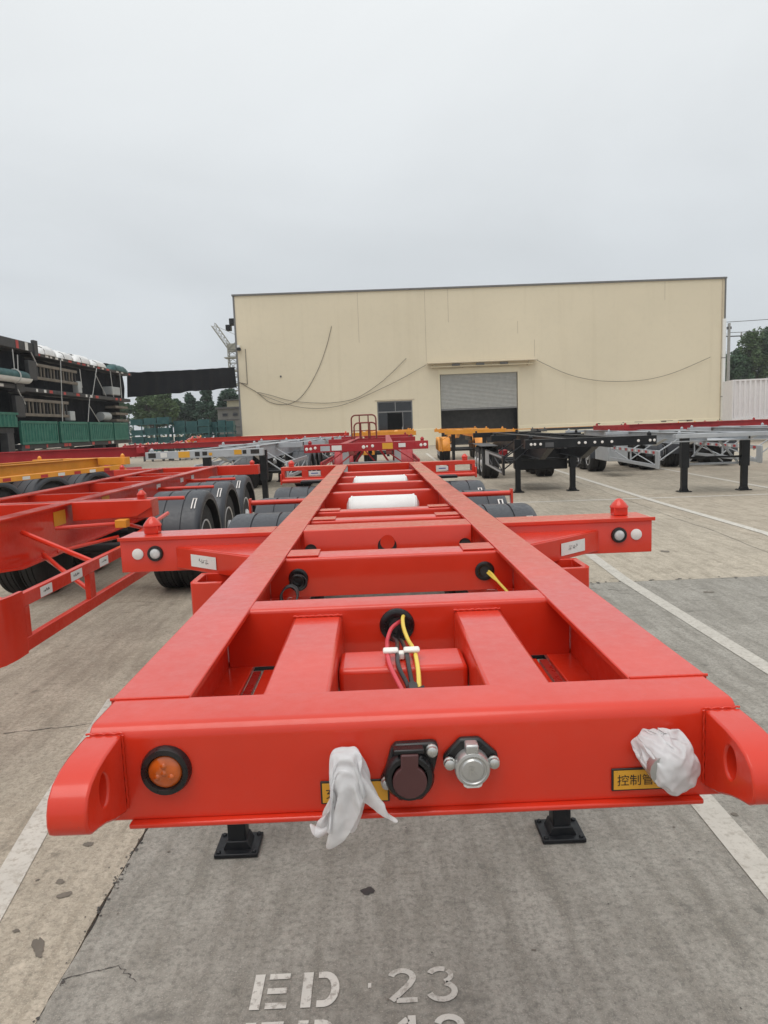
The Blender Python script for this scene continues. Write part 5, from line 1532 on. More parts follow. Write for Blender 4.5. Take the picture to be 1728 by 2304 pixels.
# cables pinned loosely to the wall
C1 = [(-3.427, 11.023), (-3.941, 9.34), (-4.764, 7.37), (-5.877, 5.542), (-6.956, 4.497), (-8.143, 4.208), (-9.443, 4.517), (-10.417, 5.349), (-12.0, 6.35)]
C2 = [(3.209, 7.94), (1.02, 6.008), (-1.383, 4.58), (-3.452, 4.222), (-5.211, 4.244), (-7.394, 4.513), (-9.264, 5.089), (-10.417, 5.40)]
C3 = [(5.015, 7.301), (2.485, 6.027), (-0.495, 4.764), (-2.73, 3.977), (-4.942, 3.74), (-6.983, 3.991), (-8.851, 4.64), (-10.417, 5.30)]
C4 = [(15.062, 7.338), (17.792, 6.017), (20.288, 5.354), (22.791, 5.147), (25.296, 5.251), (27.795, 5.814), (30.948, 7.037)]
for k, c in enumerate((C1, C2, C3, C4)):
    P = [Vector((x, YB - 0.05 - 0.04 * k, z)) for x, z in c]; o_ = []
    for i in range(len(P) - 1):
        p0 = P[max(i - 1, 0)]; p1 = P[i]; p2 = P[i + 1]; p3 = P[min(i + 2, len(P) - 1)]
        for q in range(5):
            t = q / 5
            o_.append(0.5 * ((2 * p1) + (p2 - p0) * t + (2 * p0 - 5 * p1 + 4 * p2 - p3) * t * t + (3 * p1 - p0 - 3 * p2 + p3) * t ** 3))
    o_.append(P[-1])
    BW(MB().tube(o_, 0.024, 5), 'wall_cable', 'slat')
BW(MB().tube([(-11.3, YB - 0.05, 6.2), (-11.3, YB - 0.05, 9.3)], 0.03, 5).tube([(-12.1, YB - 0.05, 6.35), (-11.3, YB - 0.05, 6.15)], 0.03, 5), 'wall_cable', 'slat')
sc_ = BW(MB().box(-12.0, -11.68, YB - 0.55, YB - 0.05, 9.15, 9.40), 'security_camera', 'black', bevel=0.04)
mm = MB().box(-11.95, -11.73, YB - 0.5, YB - 0.003, 9.41, 9.62); mm.v = [p - Vector((10, YB, 0)) for p in mm.v]
mm.build('camera_bracket', 'white_paint', sc_)
BW(MB().box(-12.75, -12.2, YB + 0.6, YB + 1.6, 11.6, 12.15).box(-13.1, -12.65, YB + 0.6, YB + 1.4, 11.1, 11.6), 'loudspeaker', 'black', bevel=0.05)
BW(MB().box(-8.32, -8.18, YB - 0.04, YB - 0.001, 6.66, 6.82), 'wall_box', 'bedgrey')

# ------------------------------------------------------------------ stacked trailer beds on the left
SX = -16.0
def stack(label, y0, y1, ylist):
    return thing('stacked_beds', label, 'trailer stack', (SX - 1.2, (y0 + y1) / 2, 0))
def part_at(root, m, name, mat, parent=None, **k):
    off = root.location.copy()
    m.v = [p - off for p in m.v]
    return m.build(name, mat, parent or root, **k)

def side_rail(root, y0, y1, z0, z1, stickers, seed, mat='stackdark'):
    r = part_at(root, MB().box(SX - 0.12, SX, y0, y1, z0, z1), 'side_rail', mat, bevel=0.02)
    rs = random.Random(seed)
    y = y0 + 0.3
    while y < y1 - 0.5:
        if rs.random() < stickers:
            part_at(root, MB().box(SX + 0.001, SX + 0.006, y, y + rs.uniform(0.15, 0.45), z0 + 0.03, z1 - 0.03), 'sticker', rs.choice(['tape_red', 'sticker', 'tape_red', 'tape_red', 'sticker']), r)
        y += rs.uniform(0.5, 0.9)
    return r

def slat_frame(root, y0, y1, z0, z1, n):
    part_at(root, MB().box(SX - 0.02, SX + 0.06, y0, y1, z1 - 0.14, z1), 'frame_top', 'slat', bevel=0.01)
    part_at(root, MB().box(SX - 0.02, SX + 0.06, y0, y1, z0, z0 + 0.14), 'frame_bottom', 'slat', bevel=0.01)
    part_at(root, MB().box(SX - 0.10, SX + 0.08, y0 - 0.8, y0 - 0.01, z0 - 0.05, z1 + 0.08), 'end_post', 'stackdark', bevel=0.02)
    for k in range(n):
        y = y0 + (y1 - y0) * (k + 0.5) / n
        part_at(root, MB().box(SX - 0.04, SX + 0.02, y - 0.045, y + 0.045, z0 + 0.141, z1 - 0.141), 'slat', 'slat' if k % 3 else 'stackdark')

def deck(root, y0, y1, z0, z1):
    part_at(root, MB().box(SX - 2.5, SX - 0.125, y0, y1, z0, z1), 'deck', 'stackdark')

# lower tier: green sided bed
sb = stack('lowest trailer bed of the long stack, with four ribbed green side boards', 32, 46, None)
deck(sb, 32, 46.5, 1.45, 1.66)
side_rail(sb, 32, 46.5, 1.44, 1.66, 0.4, 1)
for a, b in ((31.95, 35.62), (35.95, 39.38), (39.64, 43.10), (43.36, 45.75)):
    bd = part_at(sb, MB().box(SX - 0.03, SX + 0.02, a, b, 1.68, 2.72), 'side_board', 'green')
    fr = MB().box(SX + 0.0205, SX + 0.09, a, b, 2.62, 2.74).box(SX + 0.0205, SX + 0.09, a, b, 1.66, 1.78).box(SX + 0.0205, SX + 0.09, a, a + 0.1, 1.781, 2.619).box(SX + 0.0205, SX + 0.09, b - 0.1, b, 1.781, 2.619)
    part_at(sb, fr, 'board_frame', 'green', bd, bevel=0.01)
    nr = 12
    for k in range(nr):
        y = a + 0.1 + (b - a - 0.2) * (k + 0.5) / nr
        part_at(sb, MB().prism([(SX + 0.0205, y - 0.08), (SX + 0.075, y - 0.045), (SX + 0.075, y + 0.045), (SX + 0.0205, y + 0.08)], 'z', 1.781, 2.619), 'rib', 'green', bd)
for y in (33.5, 38, 42.5):
    part_at(sb, MB().box(SX - 0.9, SX - 0.4, y, y + 0.5, 0, 1.44), 'support_post', 'stackdark')
slat_frame(sb, 32.6, 36.9, 0.95, 1.40, 14)
link('wheel', cached('tyre', tyre_mesh), 'rubber', sb, (0.9, 4.2, 0.52))
link('wheel', cached('tyre', tyre_mesh), 'rubber', sb, (0.9, 5.5, 0.52))

sm = stack('middle trailer bed of the long stack with slatted frame and pale drum', 32, 46, None)
sm.location.z = 2.74
deck(sm, 32.7, 46.9, 4.10, 4.28)
side_rail(sm, 32.7, 46.9, 4.10, 4.30, 0.75, 2)
slat_frame(sm, 32.5, 37.2, 2.96, 3.78, 13)
part_at(sm, MB().box(SX - 0.10, SX + 0.07, 31.95, 32.69, 4.02, 4.80), 'end_post', 'stackdark', bevel=0.03)
part_at(sm, MB().lathe([(0.0, -0.6), (0.26, -0.6), (0.26, 0.6), (0.0, 0.6)], (SX - 0.35, 43.0, 3.12), (0, 1, 0), 20, caps=False), 'pale_drum', 'greyblock', smooth=True)
part_at(sm, MB().box(SX - 0.3, SX + 0.02, 37.4, 38.0, 2.80, 3.3), 'pale_block', 'greyblock', bevel=0.03)
for k in range(3):
    part_at(sm, MB().box(SX - 1.8, SX - 0.05, 44.2, 46.4, 2.82 + k * 0.42, 2.96 + k * 0.42), 'shelf', 'slat')
for y in (32.2, 37.6, 41, 45.8):
    part_at(sm, MB().box(SX - 1.6, SX - 1.4, y, y + 0.2, 2.76, 4.09), 'support_post', 'stackdark')
tp = stack('topmost trailer bed of the long stack, strapped down under wrapped bundles', 34, 47, None)
tp.location.z = 4.31
deck(tp, 34.0, 47.5, 5.86, 5.98)
side_rail(tp, 34.0, 47.5, 5.84, 6.0, 0.9, 3)
slat_frame(tp, 34.0, 38.6, 4.72, 5.48, 13)
part_at(tp, MB().box(SX - 0.10, SX + 0.07, 33.98, 34.35, 5.80, 6.56), 'end_post', 'stackdark', bevel=0.03)
part_at(tp, MB().box(SX - 0.6, SX + 0.02, 43.7, 45.1, 4.45, 4.95), 'pale_block', 'greyblock', bevel=0.05)
part_at(tp, MB().box(SX - 0.3, SX + 0.02, 38.7, 39.2, 4.32, 4.95), 'pale_block', 'greyblock', bevel=0.03)
for y in (34.5, 39.5, 43, 46.6):
    part_at(tp, MB().box(SX - 1.6, SX - 1.4, y, y + 0.2, 4.32, 5.85), 'support_post', 'stackdark')
for a, b in (((41.3, 5.84), (40.4, 4.3)), ((40.4, 4.3), (39.9, 4.1)), ((39.9, 4.05), (39.4, 2.75)), ((41.0, 5.5), (42.4, 4.3)), ((39.7, 3.7), (41.0, 2.75)), ((36.6, 5.84), (36.2, 2.75)), ((45.0, 5.84), (45.0, 4.3)), ((43.4, 5.84), (43.6, 4.3)), ((38.9, 5.6), (39.0, 4.6))):
    part_at(tp, MB().tube([(SX + 0.10, a[0], a[1]), (SX + 0.10, b[0], b[1])], 0.020, 5), 'strap', 'strap')

# wrapped bundles on the top bed
for k, (a, b, h, lab) in enumerate(((34.6, 36.6, 0.42, 'white wrapped bundle on the long stack next to the end post'), (36.8, 38.6, 0.36, 'second white wrapped bundle from the end post on the long stack'), (38.9, 40.9, 0.40, 'white wrapped bundle in the middle of the top bed of the long stack'), (41.1, 43.2, 0.34, 'white wrapped bundle near the far end of the long stack'), (44.0, 47.0, 0.36, 'dark green wrapped bundle at the far end of the top bed'))):
    bt = thing('wrapped_bundle', lab, 'bundle', (SX - 0.7, (a + b) / 2, 5.985))
    v = []; f = []
    nu, nv_ = 14, 18
    for i in range(nv_ + 1):
        t = i / nv_
        taper = min(1, 4 * t, 4 * (1 - t)) ** 0.4
        for j in range(nu):
            an = math.pi * j / (nu - 1)
            w = 0.78 * (0.75 + 0.25 * taper)
            x = w * math.cos(an) * (1 + 0.05 * noise.noise(Vector((j * 0.7, i * 0.6, k))))
            z = 1.25 * h * taper * (abs(math.sin(an)) ** 0.6) * (1 + 0.22 * noise.noise(Vector((j * 0.5, i * 0.7, k + 9))))
            v.append((x, (t - 0.5) * (b - a), z))
    for i in range(nv_):
        for j in range(nu - 1):
            f.append((i * nu + j, i * nu + j + 1, (i + 1) * nu + j + 1, (i + 1) * nu + j))
    for i in range(nv_):
        f.append((i * nu, (i + 1) * nu, (i + 1) * nu + nu - 1, i * nu + nu - 1))
    MB().add(v, f).build('wrapping', 'wrap' if k < 4 else 'teal', bt, smooth=True, ang=70)
    for y in (-0.3, 0.25):
        pts = [(0.76 * math.cos(math.pi * q / 12), y * (b - a), 0.01 + (h * 1.06) * abs(math.sin(math.pi * q / 12)) ** 0.6) for q in range(13)]
        MB().tube(pts, 0.022, 5).build('band', 'stackdark', bt)
    MB().tube([(0.2, -0.45 * (b - a), h * 1.03), (0.2, 0.45 * (b - a), h * 1.03)], 0.07, 8).build('dark_roll', 'rubber', bt, smooth=True)

# nearer stack at the picture edge
nb_ = stack('nearer trailer stack cut by the left picture edge, long grey top rail', 22, 34, None)
nb_.location.y = 28
deck(nb_, 22, 34.3, 5.95, 6.15)
side_rail(nb_, 22, 34.3, 5.98, 6.40, 0.6, 4)
deck(nb_, 22, 32.5, 4.2, 4.4)
side_rail(nb_, 22, 32.5, 4.18, 4.36, 0.4, 5)
deck(nb_, 22, 31.7, 2.2, 2.42)
bd = part_at(nb_, MB().box(SX - 0.03, SX + 0.02, 27.5, 31.8, 2.46, 3.06), 'side_board', 'green')
for k in range(13):
    y = 27.7 + k * 0.32
    part_at(nb_, MB().prism([(SX + 0.0205, y - 0.08), (SX + 0.075, y - 0.045), (SX + 0.075, y + 0.045), (SX + 0.0205, y + 0.08)], 'z', 2.50, 3.0), 'rib', 'green', bd)
part_at(nb_, MB().box(SX + 0.0205, SX + 0.09, 27.5, 31.8, 3.001, 3.10), 'board_frame', 'green', bd)
part_at(nb_, MB().box(SX - 0.3, SX + 0.05, 30.75, 31.3, 0, 2.19), 'support_post', 'stackdark', bevel=0.02)
for y in (24, 28, 33):
    part_at(nb_, MB().box(SX - 1.8, SX - 1.6, y, y + 0.2, 0, 5.94), 'support_post', 'stackdark')
for a, b in (((33.6, 5.95), (34.1, 5.4)), ((32.0, 4.15), (32.6, 3.5)), ((31.9, 5.9), (31.9, 4.9)), ((32.3, 5.7), (32.2, 4.9))):
    part_at(nb_, MB().tube([(SX + 0.06, a[0], a[1]), (SX + 0.06, b[0], b[1])], 0.024, 5), 'strap', 'strap')
rl = thing('rolled_tarpaulin', 'green rolled tarpaulin in a white sleeve lying on the nearer stack', 'tarpaulin', (SX + 0.12, 30.2, 4.42))
MB().lathe([(0.0, -2.6), (0.22, -2.55), (0.27, -2.3), (0.27, 2.1), (0.24, 2.5), (0.10, 2.72), (0.0, 2.75)], (0, 0, 0.29), (0, 1, 0), 18, caps=False).build('roll', 'teal', rl, smooth=True)
sl = []
for i in range(15):
    a = R(195 + 150 * i / 14)
    sl.append((0.285 * math.cos(a), 0.285 * math.sin(a) + 0.29))
MB().prism(sl + [(x * 1.03, z * 1.0) for x, z in sl[::-1]], 'y', -2.5, 2.62).build('sleeve', 'wrap', rl, smooth=True)
for y in (-1.0, 1.5):
    MB().tube([(0.30 * math.cos(R(a)), y, 0.29 + 0.30 * math.sin(R(a))) for a in range(-90, 120, 15)], 0.03, 6).build('band', 'strap', rl)

# black shade cloth hung behind the beds and across to the warehouse
def cloth(name, label, a0, a1, b0, b1, nu, nv_, amp, seed):
    a0, a1, b0, b1 = map(Vector, (a0, a1, b0, b1))       # a: start top/bottom ; b: end top/bottom
    base = (a1 + b1) / 2
    base.z = min(a1.z, b1.z)
    d = (b0 - a0).normalized(); nrm = Vector((-d.y, d.x, 0)).normalized()
    v = []
    for i in range(nu + 1):
        t = i / nu
        top = a0.lerp(b0, t) + Vector((0, 0, -0.04 * math.sin(math.pi * t) + 0.05 * noise.noise(Vector((t * 17, seed, 0)))))
        bot = a1.lerp(b1, t) + Vector((0, 0, 0.10 * noise.noise(Vector((t * 9, seed, 3)))))
        for j in range(nv_ + 1):
            s = j / nv_
            p = top.lerp(bot, s) + nrm * (amp * noise.noise(Vector((t * 14, s * 1.2, seed))) + amp * 0.5 * math.sin(t * 60 + 3 * noise.noise(Vector((t * 5, s, seed)))))
            v.append(p - base)
    w = nv_ + 1
    f = [(i * w + j, (i + 1) * w + j, (i + 1) * w + j + 1, i * w + j + 1) for i in range(nu) for j in range(nv_)]
    n = len(v)
    v2 = [p + nrm * 0.012 for p in v]
    f2 = [tuple(q + n for q in x)[::-1] for x in f]
    o = MB().add(v + v2, f + f2).build(name, 'net', None, smooth=True, ang=80)
    o.location = base
    return tag(o, label, 'shade cloth')
cloth('shade_cloth', 'wide black shade cloth stretched from the stack to the warehouse corner', (-16.32, 47.6, 6.10), (-16.43, 47.6, 4.45), (-12.35, 64.3, 7.72), (-12.25, 64.3, 5.90), 60, 6, 0.10, 1.0)
cloth('shade_cloth', 'black cloth hanging behind the top bed of the long stack', (-17.0, 32.7, 5.87), (-17.0, 32.7, 4.29), (-16.6, 47.4, 5.87), (-16.6, 47.4, 4.29), 40, 4, 0.12, 2.0)
cloth('shade_cloth', 'black cloth hanging behind the middle bed of the long stack', (-17.0, 32.0, 4.11), (-17.0, 32.0, 1.70), (-16.7, 46.6, 4.11), (-16.7, 46.6, 1.70), 40, 4, 0.12, 3.0)
cloth('shade_cloth', 'black cloth hanging inside the nearer stack at the left edge', (-16.6, 22, 5.94), (-16.6, 22, 4.42), (-16.6, 34.2, 5.94), (-16.6, 34.2, 4.42), 40, 4, 0.10, 4.0)
cloth('shade_cloth', 'black cloth hanging low inside the nearer stack', (-16.6, 22, 4.17), (-16.6, 22, 0.3), (-16.6, 32.4, 4.17), (-16.6, 32.4, 0.3), 40, 4, 0.10, 5.0)
cloth('shade_cloth', 'black cloth hanging under the green sided bed', (-17.2, 32, 1.42), (-17.2, 32, 0.1), (-17.0, 46.4, 1.42), (-17.0, 46.4, 0.1), 40, 4, 0.10, 6.0)

# ------------------------------------------------------------------ far left: racks, small building, crane
rs = random.Random(4)
for k, (x, y, w, h, lab) in enumerate(((-21.0, 60.5, 3.4, 2.9, 'teal steel rack nearest the long stack'), (-17.6, 61.5, 3.2, 2.6, 'teal steel rack in the middle of the far row'), (-14.7, 62.5, 2.2, 2.5, 'teal steel rack closest to the grey building'))):
    rt_ = thing('steel_rack', lab, 'rack', (x, y, 0), 0, 'teal racks beyond the stack')
    for i in range(4):
        for dy in (0, 1.2):
            MB().box(i * w / 3 - 0.04, i * w / 3 + 0.04, dy - 0.04, dy + 0.04, 0, h).build('upright', 'teal', rt_)
    for z in (0.5, 1.2, 1.9, h - 0.1):
        m = MB()
        for dy in (-0.06, 1.18): m.box(-0.1, w + 0.1, dy, dy + 0.08, z, z + 0.09)
        m.build('beam', 'teal', rt_)
        for i in range(3):
            if rs.random() < 0.92: MB().box(0.1 + i * w / 3, 0.05 + (i + 0.97) * w / 3, 0.3, 1.1, z + 0.095, z + rs.uniform(0.45, 0.62)).build('panel', 'teal', rt_)
rs = random.Random(77)
labs = ['orange welded frame on the ground farthest left before the racks', 'red welded frame lying second from left before the racks', 'dark steel frame lying third from left before the racks', 'red welded frame lying fourth from left before the racks', 'orange painted frame lying highest before the racks', 'pale painted frame rightmost before the racks']
for k, (x, y, c, h) in enumerate(((-16.2, 51.5, 'orange', 1.15), (-15.4, 50.8, 'red', 1.2), (-14.6, 51.2, 'bedgrey', 1.2), (-13.9, 50.7, 'maroon', 1.2), (-13.4, 53.0, 'orange', 1.5), (-12.6, 52.4, 'greyblock', 1.5))):
    t_ = thing('welded_frame', labs[k], 'steel frame', (x, y, 0), rs.uniform(-0.4, 0.4))
    MB().box(-0.75, 0.75, -0.5, 0.5, h - 0.25, h - 0.10).build('top_plate', c, t_, bevel=0.02)
    for sx in (-1, 1):
        for sy in (-1, 1):
            MB().box(sx * 0.65 - 0.05, sx * 0.65 + 0.05, sy * 0.4 - 0.05, sy * 0.4 + 0.05, 0, h - 0.251).build('leg', 'bedgrey', t_)
    for q in range(4):
        a = rs.uniform(-0.6, 0.6)
        MB().bar((a, -0.5, h - 0.09), (a + rs.uniform(-0.3, 0.3), 0.5, h + rs.uniform(0.02, 0.2)), 0.08, 0.10).build('beam', c if q % 2 else 'red', t_)

hs = thing('small_building', 'small grey building with pale roof box behind the warehouse corner', 'building', (-15.3, 76, 0))
MB().box(-1.4, 3.0, 0, 6, 0, 4.4).build('wall', 'housegrey', hs)
MB().box(-1.6, 3.2, -0.2, 6.2, 4.402, 4.6).build('roof', 'bedgrey', hs)
MB().box(-0.5, 3.0, 0.8, 5, 4.602, 5.3).build('roof_room', 'housecream', hs)
MB().box(-0.8, 3.2, 0.5, 5.3, 5.302, 5.42).build('roof_slab', 'bedgrey', hs)
for x in (-0.9, 0.2):
    w_ = MB().box(x, x + 0.6, -0.04, -0.002, 3.6, 3.95).build('window', 'bedgrey', hs)
    MB().box(x + 0.06, x + 0.54, -0.05, -0.042, 3.65, 3.9).build('pane', 'darkglass', w_)
for z in (1.6, 2.4, 3.2):
    MB().box(-1.45, 3.05, -0.05, -0.003, z, z + 0.08).build('ledge', 'bedgrey', hs)
MB().box(-0.8, 1.2, -0.06, -0.004, 0, 1.5).build('doorway', 'interior', hs)

cr_ = thing('tower_crane', 'slim lattice tower crane rising behind the left end of the warehouse', 'crane', (-21.2, 110, 0))
def lattice(pts0, pts1, w, n, r, name):
    a = Vector(pts0); b = Vector(pts1); d = (b - a).normalized()
    u = Vector((0, 1, 0)); u = (u - d * u.dot(d)).normalized(); q = d.cross(u)
    m = MB()
    cs = [(-1, -1), (1, -1), (1, 1), (-1, 1)]
    for i, j in cs:
        m.tube([a + u * (i * w / 2) + q * (j * w / 2), b + u * (i * w / 2) + q * (j * w / 2)], r, 4)
    for k in range(n):
        p = a.lerp(b, k / n); p2 = a.lerp(b, (k + 1) / n)
        for c in range(4):
            i, j = cs[c]; i2, j2 = cs[(c + 1) % 4]
            m.tube([p + u * (i * w / 2) + q * (j * w / 2), p2 + u * (i2 * w / 2) + q * (j2 * w / 2)], r * 0.6, 4)
            m.tube([p + u * (i * w / 2) + q * (j * w / 2), p + u * (i2 * w / 2) + q * (j2 * w / 2)], r * 0.6, 4)
    return m.build(name, 'crane', cr_)
lattice((0, 0, 0), (0, 0, 15.6), 1.3, 15, 0.07, 'mast')
lattice((-0.3, 0, 14.7), (-2.7, 0, 18.4), 0.7, 7, 0.05, 'jib')
MB().box(-0.7, 0.9, -0.6, 0.6, 14.2, 15.4).build('cab', 'crane', cr_)
for z in (9.0, 11.2, 13.2):
    MB().box(-1.2, 1.2, -0.9, 0.9, z, z + 0.15).build('platform', 'crane', cr_)
MB().tube([(-2.6, 0, 18.3), (0.9, 0, 16.6)], 0.03, 4).tube([(0.9, 0, 16.6), (0.6, 0, 15.4)], 0.05, 4).build('tie_rope', 'crane', cr_)

# ------------------------------------------------------------------ right background
ct = thing('container_box', 'pale corrugated container on a maroon chassis beyond the warehouse corner', 'container', (23.2, 45.0, 1.43), R(-13))
Lc, Hc = 12.0, 2.56
m = MB()
n = 80
pts = []
for i in range(n):
    x = Lc * i / n
    pts += [(x, -0.045 if i % 2 == 0 else 0.045), (x + Lc / n * 0.7, -0.045 if i % 2 == 0 else 0.045)]
v = []; f = []
for x, y in pts: v += [(x, y, 0.12), (x, y, Hc - 0.1)]
for i in range(len(pts) - 1): f.append((2 * i, 2 * i + 2, 2 * i + 3, 2 * i + 1))
m.add(v, f)
m.build('corrugated_side', 'cont', ct)
MB().box(0, Lc, 0.06, 2.4, 0.05, Hc - 0.03).build('body', 'cont', ct)
MB().box(-0.02, Lc, -0.05, 0.058, Hc - 0.099, Hc).build('top_rail', 'cont', ct)
MB().box(-0.02, Lc, -0.05, 0.058, 0, 0.118).build('bottom_rail', 'cont', ct)
MB().box(-0.10, -0.021, -0.05, 2.4, 0, Hc).build('corner_post', 'cont', ct)
cabs = thing('truck_cab', 'pale truck cab half hidden between the warehouse and the container', 'truck', (33.1, 68, 0))
MB().prism([(0, 0.9), (2.3, 0.9), (2.3, 4.0), (1.7, 4.35), (0.5, 4.25), (0.1, 3.4)], 'x', 0, 2.4).build('body', 'cont', cabs, bevel=0.12, seg=3)
MB().box(0.2, 2.2, -0.02, 0.09, 2.75, 2.95).build('visor', 'black', cabs)
MB().box(0.2, 2.2, 0.02, 0.2, 1.5, 2.2).build('windscreen', 'darkglass', cabs)
for z, c in ((2.35, 'orange'), (1.9, 'maroon'), (1.45, 'red')):
    MB().tube([(0.2, -0.1, z), (1.6, -0.1, z + 0.05), (2.1, 0.05, z)], 0.13, 8).build('pipe', c, cabs, smooth=True)
for sx in (0.15, 2.25):
    link('wheel', cached('tyre', tyre_mesh), 'rubber', cabs, (sx, 1.1, 0.52))

pl_ = thing('utility_pole', 'grey concrete utility pole carrying wires past the warehouse', 'pole', (43.1, 85, 0))
MB().tube([(0, 0, 0), (0, 0, 12.6)], [0.22, 0.16], 10).build('shaft', 'poleg', pl_, smooth=True)
MB().box(-0.5, 1.6, -0.08, 0.08, 11.0, 11.12).build('crossarm', 'bedgrey', pl_)
MB().box(-0.25, 0.25, -0.12, 0.12, 11.9, 12.2).build('pole_cap', 'bedgrey', pl_)
for x in (-0.4, 1.5):
    MB().lathe([(0.06, 0), (0.11, 0.1), (0.06, 0.2), (0.10, 0.3), (0.03, 0.4)], (x, 0, 11.121), (0, 0, 1), 8).build('insulator', 'poleg', pl_)
def wire(a, b, sag, lab):
    a = Vector(a); b = Vector(b)
    m = MB().tube([a.lerp(b, i / 14) - Vector((0, 0, sag * 4 * (i / 14) * (1 - i / 14))) - a for i in range(15)], 0.035, 4)
    o = m.build('power_wire', 'bedgrey'); o.location = a
    tag(o, lab, 'wire')
wire((42.6, 85, 12.75), (75, 78, 14.5), 0.5, 'upper power wire running right from the concrete pole')
wire((43.2, 85, 11.5), (75, 78, 13.2), 0.6, 'lower power wire running right from the concrete pole')

# ------------------------------------------------------------------ trees
def leaf_cloud(m, centres, n, size, rs, flat=0.5):
    for _ in range(n):
        c, rx, rz = centres[int(rs.random() * len(centres))]
        while True:
            p = Vector((rs.uniform(-1, 1), rs.uniform(-1, 1), rs.uniform(-1, 1)))
            if p.length <= 1: break
        if p.length < 0.5 and rs.random() < 0.5: p = p.normalized() * rs.uniform(0.6, 1)
        q = Vector((c[0] + p.x * rx, c[1] + p.y * rx, c[2] + p.z * rz))
        a = Vector((rs.uniform(-1, 1), rs.uniform(-1, 1), rs.uniform(-flat, flat))).normalized()
        b = a.cross(Vector((rs.uniform(-1, 1), rs.uniform(-1, 1), rs.uniform(-1, 1)))).normalized()
        s = size * rs.uniform(0.6, 1.3)
        m.add([q - a * s - b * s * 0.15, q + b * s * 0.55, q + a * s, q - b * s * 0.55], [(0, 1, 2, 3)])

def tree(name, label, loc, h, w, kind, leaf, seed, n=2600, size=0.2, group=None):
    rs = random.Random(seed)
    t_ = thing(name, label, 'tree', loc, rs.uniform(0, 6), group)
    tr = MB().tube([(0, 0, 0), (rs.uniform(-0.1, 0.1), rs.uniform(-0.1, 0.1), h * 0.5), (0, 0, h * 0.9)], [0.03 * h * 0.6, 0.02 * h * 0.6, 0.01], 7)
    cs = []
    if kind == 'conifer':
        z = h * 0.12
        while z < h * 0.98:
            r = w * (1 - z / h) * rs.uniform(0.75, 1.15) + 0.12
            k = 5
            for i in range(k):
                a = rs.uniform(0, 6.28)
                p = (math.cos(a) * r * 0.62, math.sin(a) * r * 0.62, z + rs.uniform(-0.2, 0.2))
                cs.append((p, r * 0.5, 0.26 + 0.05 * h * 0.3))
                tr.tube([(0, 0, z), p], [0.04, 0.015], 4)
            z += h * 0.07
        cs.append(((0, 0, h * 0.97), 0.15, 0.4))
    elif kind == 'poplar':
        for i in range(26):
            z = h * (0.15 + 0.82 * i / 25)
            env = w * math.sin(math.pi * (0.10 + 0.86 * (i / 25) ** 0.9)) ** 0.8
            a = rs.uniform(0, 6.28); d = env * rs.uniform(0.1, 0.75)
            p = (math.cos(a) * d, math.sin(a) * d, z)
            cs.append((p, max(0.25, env * 0.5), h * 0.06))
            tr.tube([(0, 0, z * 0.85), p], [0.05, 0.02], 4)
    else:
        for i in range(22):
            a = rs.uniform(0, 6.28); el = rs.uniform(-0.3, 1.0)
            d = w * 0.75 * math.sqrt(max(0, 1 - el * el)) * rs.uniform(0.5, 1)
            p = (math.cos(a) * d, math.sin(a) * d, h * 0.60 + el * h * 0.34)
            cs.append((p, w * rs.uniform(0.22, 0.42), h * rs.uniform(0.07, 0.12)))
            tr.tube([(0, 0, h * 0.4), p], [0.07, 0.02], 4)
    tr.build('trunk', 'bark', t_)
    m = MB(); leaf_cloud(m, cs, n, size, rs)
    me = bpy.data.meshes.new('crown')
    me.from_pydata([tuple(p) for p in m.v], [], m.f)
    link('crown', me, leaf, t_)

tl = [(-33.5, 92, 7.2, 2.6, 'round', 'leaf1', 'round dark tree nearest the stack, under the shade cloth'),
      (-30.0, 95, 8.1, 2.6, 'round', 'leaf2', 'light round tree with open crown under the shade cloth'),
      (-27.2, 93, 7.6, 2.3, 'round', 'leaf2', 'olive green round tree left of the conifer'),
      (-25.0, 97, 7.2, 1.9, 'round', 'leaf3', 'narrow tree between the olive one and the conifer'),
      (-22.3, 95, 8.9, 3.3, 'conifer', 'leaf3', 'broad dark conifer, largest under the shade cloth'),
      (-19.6, 98, 7.7, 2.7, 'round', 'leaf3', 'round blue green tree closest to the crane'),
      (-24.0, 102, 6.2, 2.8, 'round', 'leaf1', 'low round tree behind the conifer'),
      (-36.5, 96, 6.6, 2.6, 'round', 'leaf2', 'low round tree mostly hidden behind the stack'),
      (-28.6, 103, 7.0, 3.2, 'round', 'leaf1', 'wide round tree behind the olive green one'), (-32.0, 104, 7.0, 3.2, 'round', 'leaf1', 'wide round tree behind the light open one'), (-20.6, 105, 7.4, 3.4, 'round', 'leaf1', 'wide round tree behind the one by the crane')]
for i, (x, y, h, w, k, lf, lab) in enumerate(tl):
    tree('conifer_tree' if k == 'conifer' else 'round_tree', lab, (x, y, 0), h, w, k, lf, 100 + i, 5200, 0.20, 'trees beyond the stack')
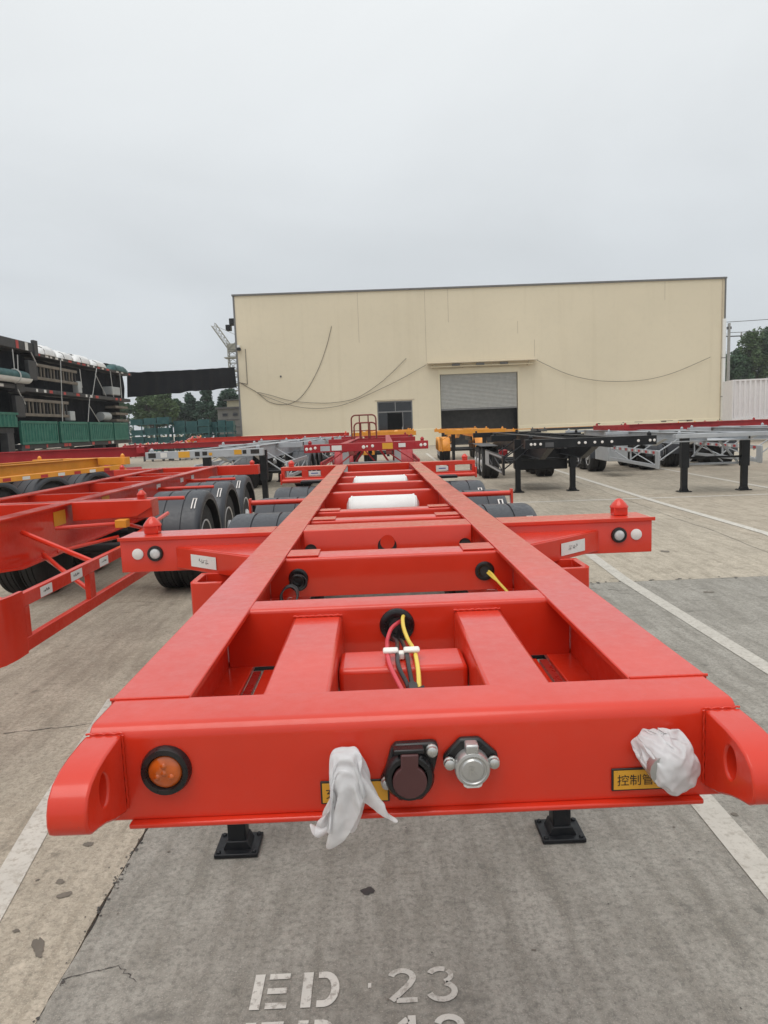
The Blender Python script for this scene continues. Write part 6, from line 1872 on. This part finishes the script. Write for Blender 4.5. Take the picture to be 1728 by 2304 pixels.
tr_ = [(44.6, 90, 10.4, 1.6, 'poplar', 'leaf1', 'slim poplar right beside the utility pole'), (46.8, 96, 8.6, 2.2, 'round', 'leaf2', 'low round tree second from the utility pole'),
       (49.0, 95, 10.0, 2.3, 'round', 'leaf1', 'leafy round tree third from the utility pole'), (51.8, 96, 13.0, 2.6, 'round', 'leaf2', 'tall leafy tree above the pale container'),
       (54.6, 96, 13.2, 2.8, 'round', 'leaf1', 'tallest leafy tree, cut by the right picture edge'), (50.4, 102, 10.5, 2.8, 'round', 'leaf1', 'round tree filling the gap behind the tall ones'), (45.4, 102, 8.0, 2.6, 'round', 'leaf1', 'low round tree behind the slim poplar'), (55.0, 104, 10.5, 3.2, 'round', 'leaf1', 'wide round tree behind the tallest one')]
for i, (x, y, h, w, k, lf, lab) in enumerate(tr_):
    tree('poplar_tree' if k == 'poplar' else 'round_tree', lab, (x, y, 0), h, w, k, lf, 200 + i, 5600, 0.21, 'trees right of the warehouse')
# far belt of wood that closes the horizon
rs = random.Random(5)
m = MB()
cs = []
for i in range(220):
    x = -260 + i * 2.6 + rs.uniform(-1, 1)
    if -20 < x < 60: pass
    y = 210 + rs.uniform(-8, 8)
    hh = rs.uniform(4.0, 8.5)
    for q in range(3):
        cs.append(((x + rs.uniform(-1, 1), y, hh * (0.3 + 0.3 * q)), 2.2, hh * 0.25))
leaf_cloud(m, cs, 16000, 0.55, rs)
me = bpy.data.meshes.new('far_wood'); me.from_pydata([tuple(p) for p in m.v], [], m.f)
fwd_ = link('far_wood', me, 'leaf1'); fwd_['kind'] = 'stuff'
fwd_['label'] = 'belt of far dark trees closing the horizon'; fwd_['category'] = 'wood'

# ------------------------------------------------------------------ damp air
hz = MB().box(-300, 300, -40, 330, -1.2, 21.0).build('haze', None)
hz['kind'] = 'stuff'
hm = bpy.data.materials.new('haze'); hm.use_nodes = True
ht = hm.node_tree; ht.nodes.clear()
ho = ht.nodes.new('ShaderNodeOutputMaterial'); hv = ht.nodes.new('ShaderNodeVolumePrincipled')
hv.inputs['Color'].default_value = (0.975, 0.985, 0.995, 1)
hv.inputs['Density'].default_value = 0.0006
ht.links.new(hv.outputs[0], ho.inputs['Volume'])
hz.data.materials.append(hm)
